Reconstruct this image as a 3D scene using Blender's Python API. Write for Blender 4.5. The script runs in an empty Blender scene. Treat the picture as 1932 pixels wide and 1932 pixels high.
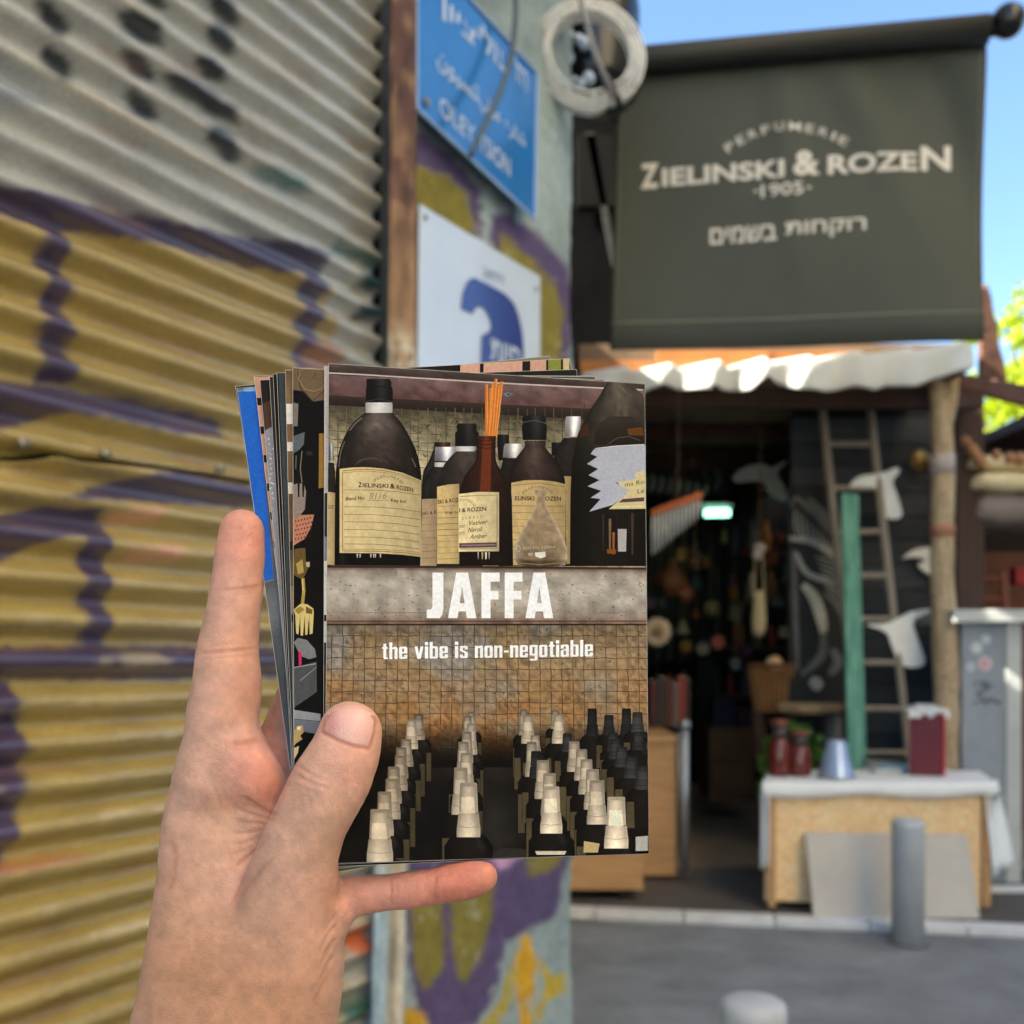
import bpy, bmesh, math, random
import numpy as np
from mathutils import Vector, Matrix
random.seed(7); RNG = np.random.default_rng(7)

# ---------------------------------------------------------------- camera, sky, sun, exposure
SC = bpy.context.scene
COL = SC.collection
CAM_H, YH, F = 1.45, 1235.0, 1932.0          # eye height, horizon row and focal length in picture units (1932 wide)
cam = bpy.data.cameras.new('camera'); cam_o = bpy.data.objects.new('camera', cam); COL.objects.link(cam_o)
cam_o.location = (0, 0, CAM_H); cam_o.rotation_euler = (math.pi/2, 0, 0)
cam.sensor_width = 36; cam.lens = 36; cam.shift_y = (YH-966)/1932
cam.clip_start = 0.02; cam.clip_end = 500
cam.dof.use_dof = True; cam.dof.focus_distance = 0.322; cam.dof.aperture_fstop = 14.5
SC.camera = cam_o
SUN_AZ, SUN_EL = -100.0, 38.0
w = bpy.data.worlds.new('World'); SC.world = w; w.use_nodes = True
sky = w.node_tree.nodes.new('ShaderNodeTexSky'); sky.sky_type = 'NISHITA'; sky.sun_disc = False
sky.sun_elevation = math.radians(SUN_EL); sky.sun_rotation = math.radians(SUN_AZ)
sky.dust_density = 0.4; sky.ozone_density = 4.5
bg = w.node_tree.nodes['Background']; bg.inputs[1].default_value = 0.078
w.node_tree.links.new(sky.outputs[0], bg.inputs[0])
sl = bpy.data.lights.new('sun', 'SUN'); sl.energy = 5.0; sl.angle = math.radians(0.5); sl.color = (1.0, 0.95, 0.86)
sun_o = bpy.data.objects.new('sun', sl); COL.objects.link(sun_o)
_a, _e = math.radians(SUN_AZ), math.radians(SUN_EL)
SUN_DIR = Vector((math.sin(_a)*math.cos(_e), math.cos(_a)*math.cos(_e), math.sin(_e)))
sun_o.rotation_euler = SUN_DIR.to_track_quat('Z', 'Y').to_euler(); sun_o.location = (-6, 4, 12)
SC.view_settings.view_transform = 'Standard'; SC.view_settings.look = 'None'
SC.view_settings.exposure = 2.38; SC.view_settings.use_white_balance = True; SC.view_settings.white_balance_temperature = 6750; SC.view_settings.white_balance_tint = 5; SC.view_settings.gamma = 1.0; SC.view_settings.use_curve_mapping = False
SC.cycles.max_bounces = 8; SC.cycles.diffuse_bounces = 5; SC.cycles.glossy_bounces = 3; SC.cycles.transmission_bounces = 6
SC.cycles.caustics_reflective = False; SC.cycles.caustics_refractive = False; SC.cycles.use_denoising = True
SC.cycles.sample_clamp_indirect = 6

# ---------------------------------------------------------------- helpers
def P(px, py, Y):
    """picture point (1932 units) at depth Y metres"""
    return Vector(((px-966)/F*Y, Y, CAM_H+(YH-py)/F*Y))
def lin(c):
    c = [x/255 for x in c[:3]]
    return tuple((x/12.92 if x <= .04045 else ((x+.055)/1.055)**2.4) for x in c)
def tag(o, label=None, cat=None, group=None, kind=None):
    for k, v in (('label', label), ('category', cat), ('group', group), ('kind', kind)):
        if v: o[k] = v
    return o
def thing(name, label, cat, loc=(0, 0, 0), group=None):
    o = bpy.data.objects.new(name, None); COL.objects.link(o); o.location = loc; o.empty_display_size = .05
    return tag(o, label, cat, group)
def wloc(o):
    v = Vector((0, 0, 0))
    while o is not None:
        v += o.location; o = o.parent
    return v
def mkobj(name, verts, faces, m, parent=None, smooth=False, cols=None, origin=None):
    """world-space verts -> one mesh object, under parent if given"""
    V = np.asarray([tuple(v) for v in verts] if not isinstance(verts, np.ndarray) else verts, dtype=np.float64).reshape(-1, 3)
    base = np.array(wloc(parent)) if parent is not None else np.zeros(3)
    if origin is None: origin = base if parent is not None else np.array([V[:, 0].mean(), V[:, 1].mean(), V[:, 2].min()])
    origin = np.asarray(origin, float)
    me = bpy.data.meshes.new(name)
    me.from_pydata((V-origin).tolist(), [], faces if not isinstance(faces, np.ndarray) else faces.tolist())
    if cols is not None:
        at = me.color_attributes.new('Col', 'FLOAT_COLOR', 'POINT')
        c = np.ones((len(V), 4), np.float32); cc = np.asarray(cols, np.float32); c[:, :cc.shape[1]] = cc
        at.data.foreach_set('color', c.ravel())
    if m is not None: me.materials.append(m)
    if smooth: me.polygons.foreach_set('use_smooth', np.ones(len(me.polygons), bool))
    me.update()
    o = bpy.data.objects.new(name, me); COL.objects.link(o)
    o.location = origin-base
    o.parent = parent
    return o
def bevel(o, w_=.004, seg=2):
    b = o.modifiers.new('b', 'BEVEL'); b.width = w_; b.segments = seg; b.limit_method = 'ANGLE'
    return o
class MB:
    def __init__(s): s.v = []; s.f = []
    def add(s, vs, fs):
        n = len(s.v); s.v += [tuple(v) for v in vs]; s.f += [tuple(i+n for i in f) for f in fs]; return s
    def box(s, c, d, rz=0, rx=0, ry=0):
        R = Matrix.Rotation(rz, 3, 'Z') @ Matrix.Rotation(ry, 3, 'Y') @ Matrix.Rotation(rx, 3, 'X'); c = Vector(c)
        vs = [c+R @ Vector((x*d[0]/2, y*d[1]/2, z*d[2]/2)) for z in (-1, 1) for x, y in ((-1, -1), (1, -1), (1, 1), (-1, 1))]
        return s.add(vs, [(3, 2, 1, 0), (4, 5, 6, 7), (0, 1, 5, 4), (1, 2, 6, 5), (2, 3, 7, 6), (3, 0, 4, 7)])
    def span(s, a, b):
        return s.box([(x+y)/2 for x, y in zip(a, b)], [abs(y-x) for x, y in zip(a, b)])
    def tube(s, pts, r, seg=12, caps=True):
        pts = [Vector(p) for p in pts]; rs = r if isinstance(r, (list, tuple)) else [r]*len(pts)
        vs = []; up = None
        for i, p in enumerate(pts):
            t = (pts[min(i+1, len(pts)-1)]-pts[max(i-1, 0)]).normalized()
            if up is None: up = Vector((0, 0, 1)) if abs(t.z) < .9 else Vector((1, 0, 0))
            a = t.cross(up).normalized(); b = a.cross(t).normalized(); up = b
            vs += [p+(a*math.cos(k*2*math.pi/seg)+b*math.sin(k*2*math.pi/seg))*rs[i] for k in range(seg)]
        fs = [(i*seg+k, i*seg+(k+1) % seg, (i+1)*seg+(k+1) % seg, (i+1)*seg+k) for i in range(len(pts)-1) for k in range(seg)]
        if caps: fs += [tuple(range(seg-1, -1, -1)), tuple((len(pts)-1)*seg+k for k in range(seg))]
        return s.add(vs, fs)
    def lathe(s, c, prof, seg=24, sx=1, sy=1):
        c = Vector(c); vs = []
        for r, z in prof: vs += [c+Vector((math.cos(k*2*math.pi/seg)*r*sx, math.sin(k*2*math.pi/seg)*r*sy, z)) for k in range(seg)]
        fs = [(i*seg+k, i*seg+(k+1) % seg, (i+1)*seg+(k+1) % seg, (i+1)*seg+k) for i in range(len(prof)-1) for k in range(seg)]
        if prof[0][0] > 1e-5: fs.append(tuple(range(seg-1, -1, -1)))
        if prof[-1][0] > 1e-5: fs.append(tuple((len(prof)-1)*seg+k for k in range(seg)))
        return s.add(vs, fs)
    def prism(s, pts, depth):
        """pts: world polygon, extruded by vector depth"""
        d = Vector(depth); n = len(pts); pts = [Vector(p) for p in pts]
        vs = pts+[p+d for p in pts]
        return s.add(vs, [tuple(range(n)), tuple(range(2*n-1, n-1, -1))]+[(i, n+i, n+(i+1) % n, (i+1) % n) for i in range(n)])
    def ball(s, c, r, seg=16, sz=1):
        prof = [(max(1e-6, r*math.sin(t*math.pi/10)), -r*sz*math.cos(t*math.pi/10)) for t in range(11)]
        return s.lathe(c, prof, seg)
    def build(s, name, m, parent=None, smooth=False, origin=None): return mkobj(name, s.v, s.f, m, parent, smooth, origin=origin)

def grid_faces(nu, nv):
    i = np.arange(nu-1)[:, None]; j = np.arange(nv-1)[None, :]; a = (i*nv+j).ravel()
    return np.stack([a, a+nv, a+nv+1, a+1], 1)
def inpoly(pts, poly):
    """signed-ish: boolean inside test, vectorised"""
    x, y = pts[:, 0], pts[:, 1]; ins = np.zeros(len(pts), bool); n = len(poly)
    for i in range(n):
        x1, y1 = poly[i]; x2, y2 = poly[(i+1) % n]
        if y1 == y2: continue
        c = ((y1 > y) != (y2 > y)) & (x < (x2-x1)*(y-y1)/(y2-y1)+x1); ins ^= c
    return ins
def polydist(pts, poly, closed=True):
    d = np.full(len(pts), 1e9); n = len(poly)
    for i in range(n if closed else n-1):
        a = np.array(poly[i], float); b = np.array(poly[(i+1) % n], float); ab = b-a
        t = np.clip(((pts-a) @ ab)/max(ab @ ab, 1e-9), 0, 1)
        d = np.minimum(d, np.hypot(*(pts-a-t[:, None]*ab).T))
    return d
def cover(pts, poly, soft=2.0):
    d = polydist(pts, poly); d = np.where(inpoly(pts, poly), d, -d)
    return np.clip(d/soft*.5+.5, 0, 1)[:, None]
def vnoise(pts, scale, seed=0):
    """smooth value noise in n-D (2 or 3), 0..1"""
    p = np.asarray(pts, float)/scale+seed*17.31; i = np.floor(p).astype(np.int64); f = p-i; f = f*f*(3-2*f)
    D = p.shape[1]; out = np.zeros(len(p))
    for k in range(2**D):
        o = [(k >> d) & 1 for d in range(D)]; h = np.zeros(len(p), np.int64); wgt = np.ones(len(p))
        for d in range(D):
            h = h*73856093+(i[:, d]+o[d])*(19349663+d*83492791+seed*101); wgt = wgt*(f[:, d] if o[d] else 1-f[:, d])
        h = (h ^ (h >> 13))*1274126177 & 0xffffffff
        h = ((h ^ (h >> 16)) & 0xffff)/65535.0
        out += wgt*h
    return out
def spline(pts, n=8):
    """Catmull-Rom through points"""
    p = [np.array(q, float) for q in pts]; p = [2*p[0]-p[1]]+p+[2*p[-1]-p[-2]]; out = []
    for i in range(1, len(p)-2):
        for k in range(n):
            t = k/n; a, b, c, d = p[i-1], p[i], p[i+1], p[i+2]
            out.append(.5*((2*b)+(-a+c)*t+(2*a-5*b+4*c-d)*t*t+(-a+3*b-3*c+d)*t**3))
    return out+[p[-2]]

# ---------------------------------------------------------------- materials
MATS = {}
def mat(name, col=(.5, .5, .5), rough=.6, var=.15, scale=6, bump=0, bscale=60, metal=0, spec=.4, vcol=False, trans=0, emit=None,
        col2=None, streak=None, sss=0, coat=0, thin=0, grain=0, rgh_noise=0, alpha=1):
    if name in MATS: return MATS[name]
    m = bpy.data.materials.new(name); m.use_nodes = True; nt = m.node_tree; N, L = nt.nodes, nt.links
    b = N['Principled BSDF']; b.inputs['Roughness'].default_value = rough; b.inputs['Metallic'].default_value = metal
    b.inputs['Specular IOR Level'].default_value = spec
    tc = N.new('ShaderNodeTexCoord'); co = tc.outputs['Object']
    if streak is not None:
        mp = N.new('ShaderNodeMapping'); mp.inputs['Scale'].default_value = streak; L.new(co, mp.inputs[0]); co = mp.outputs[0]
    nz = N.new('ShaderNodeTexNoise'); nz.inputs['Scale'].default_value = scale; nz.inputs['Detail'].default_value = 6; nz.inputs['Roughness'].default_value = .62
    L.new(co, nz.inputs['Vector'])
    rp = N.new('ShaderNodeMapRange'); rp.inputs[1].default_value = .3; rp.inputs[2].default_value = .7
    L.new(nz.outputs[0], rp.inputs[0])
    if vcol:
        at = N.new('ShaderNodeAttribute'); at.attribute_name = 'Col'
        rp.inputs[3].default_value = 1-var; rp.inputs[4].default_value = 1+var
        mx = N.new('ShaderNodeVectorMath'); mx.operation = 'SCALE'; L.new(at.outputs[0], mx.inputs[0]); L.new(rp.outputs[0], mx.inputs[3]); outc = mx.outputs[0]
    else:
        c2 = col2 if col2 is not None else tuple(min(1, x*(1+var)) for x in col); c1 = col if col2 is not None else tuple(x*(1-var) for x in col)
        mx = N.new('ShaderNodeMix'); mx.data_type = 'RGBA'; mx.inputs[6].default_value = (*c1, 1); mx.inputs[7].default_value = (*c2, 1)
        L.new(rp.outputs[0], mx.inputs[0]); outc = mx.outputs[2]
    if grain:
        wn = N.new('ShaderNodeTexNoise'); wn.inputs['Scale'].default_value = grain[0]; wn.inputs['Detail'].default_value = 3; L.new(tc.outputs['Object'], wn.inputs['Vector'])
        r2 = N.new('ShaderNodeMapRange'); r2.inputs[1].default_value = .3; r2.inputs[2].default_value = .7; r2.inputs[3].default_value = 1-grain[1]; r2.inputs[4].default_value = 1+grain[1]
        L.new(wn.outputs[0], r2.inputs[0])
        m2 = N.new('ShaderNodeVectorMath'); m2.operation = 'SCALE'; L.new(outc, m2.inputs[0]); L.new(r2.outputs[0], m2.inputs[3]); outc = m2.outputs[0]
    L.new(outc, b.inputs['Base Color'])
    if rgh_noise:
        r3 = N.new('ShaderNodeMapRange'); r3.inputs[1].default_value = .3; r3.inputs[2].default_value = .7
        r3.inputs[3].default_value = max(.05, rough-rgh_noise); r3.inputs[4].default_value = min(1, rough+rgh_noise); L.new(nz.outputs[0], r3.inputs[0]); L.new(r3.outputs[0], b.inputs['Roughness'])
    if bump:
        bn = N.new('ShaderNodeTexNoise'); bn.inputs['Scale'].default_value = bscale; bn.inputs['Detail'].default_value = 4; L.new(co, bn.inputs['Vector'])
        bp = N.new('ShaderNodeBump'); bp.inputs['Strength'].default_value = 1; bp.inputs['Distance'].default_value = bump
        L.new(bn.outputs[0], bp.inputs['Height']); L.new(bp.outputs[0], b.inputs['Normal'])
    if trans: b.inputs['Transmission Weight'].default_value = trans
    if sss:
        b.inputs['Subsurface Weight'].default_value = sss; b.inputs['Subsurface Radius'].default_value = (1, .35, .18); b.inputs['Subsurface Scale'].default_value = .006
    if coat: b.inputs['Coat Weight'].default_value = coat; b.inputs['Coat Roughness'].default_value = .15
    if emit: b.inputs['Emission Color'].default_value = (*emit[0], 1); b.inputs['Emission Strength'].default_value = emit[1]
    if thin:   # cloth or leaf that lets light through
        tl = N.new('ShaderNodeBsdfTranslucent'); ms = N.new('ShaderNodeMixShader'); ms.inputs[0].default_value = thin
        L.new(outc, tl.inputs[0]); L.new(b.outputs[0], ms.inputs[1]); L.new(tl.outputs[0], ms.inputs[2]); L.new(ms.outputs[0], N['Material Output'].inputs[0])
    MATS[name] = m
    return m
def glass(name, col, rough=.05):
    return mat(name, col, rough, var=.02, trans=1, spec=.5)

# lettering: font curve -> flat triangles in 2-D (unit em), optional weight and condensed width
def text2d(body, bold=0.0, space=1.0):
    c = bpy.data.curves.new('t', 'FONT'); c.body = body; c.offset = bold; c.resolution_u = 3; c.space_character = space
    o = bpy.data.objects.new('t', c); COL.objects.link(o); bpy.context.view_layer.update()
    me = o.evaluated_get(bpy.context.evaluated_depsgraph_get()).to_mesh()
    V = np.array([v.co[:2] for v in me.vertices]).reshape(-1, 2); Fc = [tuple(p.vertices) for p in me.polygons]
    o.to_mesh_clear(); bpy.data.objects.remove(o); bpy.data.curves.remove(c)
    return V, Fc
def text_fit(body, bold, box, space=1.0):
    """letters stretched into box = (x0, y0, x1, y1), y up"""
    V, Fc = text2d(body, bold, space); lo, hi = V.min(0), V.max(0)
    return (V-lo)/(hi-lo)*np.array([box[2]-box[0], box[3]-box[1]])+np.array([box[0], box[1]]), Fc
# ================================================================ large structure: ground, corner building, street
WALL_A = 1.8; WD = Vector((.5, .866, 0)).normalized(); WN = Vector((.866, -.5, 0)).normalized(); W0 = Vector((-WALL_A, 0, 0))
def wall(s, z, d=0.0): return W0+WD*s+Vector((0, 0, z))+WN*d
def wall_sz(px, py, d=0.0):
    """picture point -> (s, z) on the facade plane standing d proud of the wall"""
    r = Vector(((px-966)/F, 1, (YH-py)/F)); n = WN; o = W0+WN*d
    t = n.dot(o)/n.dot(r); p = r*t
    return (p-o).dot(WD), p.z+CAM_H
def wall_px(s, z):
    x = W0.x+WD.x*s; y = W0.y+WD.y*s; y = np.maximum(y, .15)
    return np.stack([966+F*x/y, YH-F*(z-CAM_H)/y], 1)

ASPHALT = mat('asphalt', lin((138, 140, 142)), .9, .32, 2.2, bump=.006, bscale=140, grain=(150, .34))
g = mkobj('road', [(-150, -150, 0), (150, -150, 0), (150, 150, 0), (-150, 150, 0)], [(0, 1, 2, 3)], ASPHALT); tag(g, 'grey asphalt street in the shade', kind='structure')
# kerb: dropped kerb painted white, slightly oblique
KERB = mat('kerb_paint', lin((222, 222, 222)), .7, .12, 9, bump=.002, bscale=80)
ka, kb = P(1040, 1733, 5.62), P(1560, 1757, 5.38); kd = (kb-ka); kd.z = 0; kd.normalize(); kn = Vector((-kd.y, kd.x, 0))
ka.z = kb.z = 0
kerb = thing('kerb', 'white painted kerb edge along the shop floor', 'kerb', (ka.x, ka.y, 0)); kerb['kind'] = 'structure'
k0 = Vector((ka.x, ka.y, 0))-kd*1.2
for i in range(9):
    m = MB(); a = k0+kd*(i*.48); b = a+kd*.474
    q = [a, b, b+kn*.12, a+kn*.12]
    m.prism([p+Vector((0, 0, .001)) for p in q], (0, 0, .05)); bevel(m.build('kerb_stone', KERB, kerb), .008)
k1 = Vector((2.42, 6.15, 0))
m = MB(); m.span((2.5, 6.02, .001), (4.6, 6.14, .07)); bevel(m.build('kerb_stone', KERB, kerb), .008)
PAVE = mat('pavement_dark', lin((96, 92, 88)), .85, .15, 3, bump=.003, bscale=90, grain=(200, .15))
m = MB(); ke = k0+kd*4.32
m.prism([k0+kn*.12, ke+kn*.12, Vector((4.6, 5.62, 0)), Vector((4.6, 6.72, 0)), Vector((-1.5, 6.72, 0))], (0, 0, .05))
o = m.build('pavement', PAVE); o['kind'] = 'structure'
SHOPFLOOR = mat('shop_floor', lin((150, 132, 108)), .7, .18, 2.5, bump=.002, bscale=50)
m = MB(); m.span((-.6, 6.724, .0), (4.6, 11.2, .058)); o = m.build('shop_floor', SHOPFLOOR); o['kind'] = 'structure'

# ---- corner building: tall plastered block whose mural pillar closes the corrugated shutter
PLASTER = mat('plaster_plain', lin((150, 150, 140)), .9, .2, 3, bump=.006, bscale=60)
MURAL = mat('mural_plaster', rough=.88, var=.13, scale=26, vcol=True, bump=.012, bscale=120, spec=.25, grain=(420, .22))
CS = 4.03                                                     # s of the street corner
corner = wall(CS, 0)
cb = thing('corner_building', 'plastered corner building with mural painted pillar beside corrugated shutter', 'building', corner)
m = MB()
back = [wall(-14, 0, -.10), wall(CS, 0, -.10), wall(CS, 0, -.10)+Vector((.06, 2.1, 0)), wall(-14, 0, -.10)+Vector((-3, 4, 0))]
m.prism(back, (0, 0, 15.5)); m.build('wall', PLASTER, cb)  # unseen height and length added to keep the street in shade
m = MB(); a = wall(-14, 3.62, .03); m.prism([wall(-14, 3.62, -.097), wall(3.05, 3.62, -.097), wall(3.05, 3.62, .04), wall(-14, 3.62, .04)], (0, 0, 11.85)); m.build('lintel', PLASTER, cb)

BASE_C = np.array(lin((164, 180, 180))); PURP = np.array(lin((98, 84, 122))); OLIVE = np.array(lin((142, 130, 62))); ORNG = np.array(lin((226, 172, 48)))
z3 = lambda pts: [(606.8+x*.2801, 1599+y*.2801) for x, y in pts]
mural = [
 (PURP, [(770, 235), (860, 300), (905, 352), (914, 448), (886, 440), (884, 372), (850, 335), (770, 308)]),
 (OLIVE, [(770, 306), (850, 333), (884, 370), (898, 452), (890, 700), (770, 700)]),
 (PURP, [(924, 470), (930, 408), (965, 404), (1020, 446), (1072, 500), (1087, 555), (1078, 660), (1058, 800), (1000, 800), (940, 600)]),
 (OLIVE, [(948, 440), (1010, 493), (1053, 545), (1067, 600), (1052, 680), (1020, 800), (940, 800), (940, 470)]),
 (PURP, z3([(555, 300), (700, -900), (1640, -900), (1695, 30), (1640, 180), (1592, 460), (1400, 560), (1240, 640), (1160, 960), (1040, 1200), (720, 1260), (640, 1040), (590, 880)])),
 (OLIVE, z3([(610, 200), (815, 200), (830, 600), (820, 800), (740, 930), (680, 962), (640, 880), (612, 650)])),
 (OLIVE, z3([(870, 200), (1170, 180), (1130, 560), (1060, 760), (960, 905), (910, 865), (880, 700)])),
 (OLIVE, z3([(1345, -260), (1645, -260), (1640, 70), (1550, 150), (1430, 205), (1385, 175)])),
 (np.array(lin((225, 165, 215))), z3([(1100, 20), (1330, 60), (1310, 90), (1190, 145)])),
 (ORNG, z3([(1370, 585), (1420, 620), (1455, 790), (1430, 950), (1405, 1100), (1445, 1300), (1340, 1300), (1300, 960), (1285, 780)])),
 (np.array(lin((196, 172, 62))), z3([(1060, 1230), (1190, 1010), (1275, 780), (1312, 830), (1250, 1050), (1160, 1260)])),
 (np.array(lin((206, 178, 60))), z3([(1400, 1140), (1520, 960), (1470, 780), (1500, 760), (1570, 880), (1655, 850), (1645, 965), (1540, 1030), (1460, 1160)])),
 (ORNG, z3([(440, 1130), (620, 1070), (705, 1130), (700, 1300), (440, 1300)])),
]
s = np.linspace(3.02, CS, 170); z = np.linspace(0, 4.4, 620); SS, ZZ = np.meshgrid(s, z, indexing='ij'); SS, ZZ = SS.ravel(), ZZ.ravel()
px = wall_px(SS, ZZ)
pxj = px+np.stack([vnoise(px, 14, 3)-.5, vnoise(px, 14, 4)-.5], 1)*9
C = np.tile(BASE_C, (len(px), 1))
C *= (.8+.4*vnoise(np.stack([SS, ZZ*.6], 1), .16, 5))[:, None]
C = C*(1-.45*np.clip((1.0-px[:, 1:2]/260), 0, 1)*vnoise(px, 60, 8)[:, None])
for col, poly in mural:
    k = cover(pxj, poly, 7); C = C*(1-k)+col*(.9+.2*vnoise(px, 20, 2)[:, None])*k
chip = np.clip((vnoise(px, 26, 11)*.6+vnoise(px, 9, 12)*.4-.74)*8, 0, 1)[:, None]; C = C*(1-chip*.5)+np.array(lin((190, 186, 172)))*chip*.5
N3 = np.array(WN); base = np.array(W0)
V = base+SS[:, None]*np.array(WD)+ZZ[:, None]*np.array([0, 0, 1])
V += N3*((vnoise(np.stack([SS, ZZ], 1), .035, 21)-.5)*.006+(vnoise(np.stack([SS, ZZ], 1), .2, 22)-.5)*.012)[:, None]
edge = np.clip((SS-(CS-.03))/.03, 0, 1); V -= N3*(edge**2*.022)[:, None]
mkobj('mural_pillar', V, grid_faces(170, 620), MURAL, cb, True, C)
# the returning side face of the pillar, round the corner
m = MB(); e0 = wall(CS, 0, -.022); m.prism([e0, wall(CS, 0, -.10), wall(3.02, 0, -.10), wall(3.02, 0, -.022)], (0, 0, 4.4)); m.build('pillar_core', PLASTER, cb)

# ---- corrugated shutter: two overlapping sheets with sprayed paint
CORR = mat('painted_corrugated_iron', rough=.34, var=.16, scale=9, vcol=True, bump=.0012, bscale=160, spec=.55, coat=.9, streak=(1, 1, 5), grain=(130, .14))
sh = thing('corrugated_shutter', 'corrugated iron shutter painted white, mustard and purple', 'shutter', wall(2.0, 0))
e1 = lambda pts: [(x*.5093, y*.5093) for x, y in pts]
WHITE_ = np.array(lin((170, 170, 164))); YEL = np.array(lin((164, 141, 74))); PUR = np.array(lin((68, 52, 78))); BLK = np.array(lin((24, 24, 22)))
TEAL = np.array(lin((78, 112, 108))); SALM = np.array(lin((214, 150, 118)))
paint = [
 (YEL, [(-900, 290), (-100, 372), (0, 385), (200, 420), (420, 462), (612, 500), (640, 640), (648, 760), (648, 2400), (-900, 2400)], 6),
 (PUR, [(-900, 210), (0, 345), (200, 385), (420, 440), (470, 440), (600, 468), (620, 482), (616, 520), (520, 512), (400, 478), (200, 440), (100, 428), (0, 405), (-900, 290)], 5),
 (PUR, [(84, 415), (132, 425), (138, 560), (142, 722), (82, 722), (88, 560)], 4),
 (PUR, [(572, 500), (618, 505), (610, 600), (600, 700), (556, 700), (570, 600)], 4),
 (PUR, [(-900, 640), (-50, 708), (130, 728), (250, 752), (425, 792), (432, 826), (330, 818), (240, 798), (130, 776), (60, 800), (-50, 818), (-900, 760)], 5),
 (PUR, [(105, 945), (170, 920), (240, 900), (320, 888), (470, 920), (640, 935), (640, 965), (470, 958), (330, 948), (200, 946)], 5),
 (PUR, [(-900, 985), (0, 975), (60, 958), (187, 962), (197, 1010), (140, 1012), (100, 1015), (50, 1035), (0, 1062), (-900, 1070)], 4),
 (PUR, [(142, 1005), (197, 1000), (199, 1100), (197, 1224), (152, 1224), (150, 1100)], 4),
 (PUR, [(-900, 1210), (0, 1220), (380, 1220), (640, 1226), (640, 1272), (380, 1284), (0, 1280), (-900, 1300)], 5),
 (PUR, [(-400, 1285), (18, 1285), (40, 1380), (42, 1480), (22, 1570), (0, 1650), (-400, 1670)], 4),
 (SALM, [(225, 1040), (330, 1030), (330, 1056), (240, 1060)], 12),
 (SALM, [(200, 970), (290, 962), (285, 985), (205, 985)], 10),
 (np.array(lin((168, 112, 66))), [(-60, 1640), (130, 1608), (160, 1612), (40, 1640), (-60, 1660)], 8),
 (np.array(lin((150, 104, 72))), [(575, 660), (625, 640), (650, 690), (590, 720)], 10),
 (np.array(lin((205, 112, 74))), [(648, 1745), (700, 1735), (690, 1800), (655, 1800)], 9),
 (TEAL, e1([(960, 600), (1120, 660), (1150, 710), (1080, 700), (980, 640)]), 10),
 (TEAL, e1([(1250, 880), (1420, 960), (1420, 1000), (1260, 920)]), 8),
 (np.array(lin((24, 66, 76))), e1([(1345, 1010), (1500, 1020), (1500, 1075), (1345, 1070)]), 6),
 (np.array(lin((24, 66, 76))), e1([(1335, 1130), (1500, 1140), (1500, 1180), (1335, 1180)]), 6),
 (np.array(lin((60, 100, 84))), [(640, 1900), (735, 1850), (735, 1890), (640, 1950)], 10),
 (np.array(lin((150, 154, 160))), e1([(-200, 230), (60, 270), (240, 380), (100, 400), (-200, 330)]), 12),
]
def ell(cx, cy, rx, ry, n=14): return [(cx+rx*math.cos(t*2*math.pi/n)+ry*.25*math.sin(t*2*math.pi/n), cy+ry*math.sin(t*2*math.pi/n)+rx*.4*math.cos(t*2*math.pi/n)) for t in range(n)]
for cx, cy, rx, ry in ((195, 75, 52, 44), (210, 242, 52, 42), (830, 38, 52, 44), (815, 150, 48, 42), (778, 262, 54, 36), (512, 246, 52, 42), (520, 392, 52, 40), (828, 540, 58, 46), (565, 0, 48, 30), (205, -80, 50, 40)):
    paint.append((BLK, e1(ell(cx, cy-6, rx*1.15, ry*1.4)), 7))
paint.append((BLK, e1([(432, 50), (500, 30), (606, 95), (604, 170), (540, 165), (440, 105)]), 7))
paint.append((BLK, e1([(590, 270), (640, 260), (760, 320), (885, 400), (880, 460), (800, 430), (640, 340)]), 7))
PITCH, AMP = .0705, .0158
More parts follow.
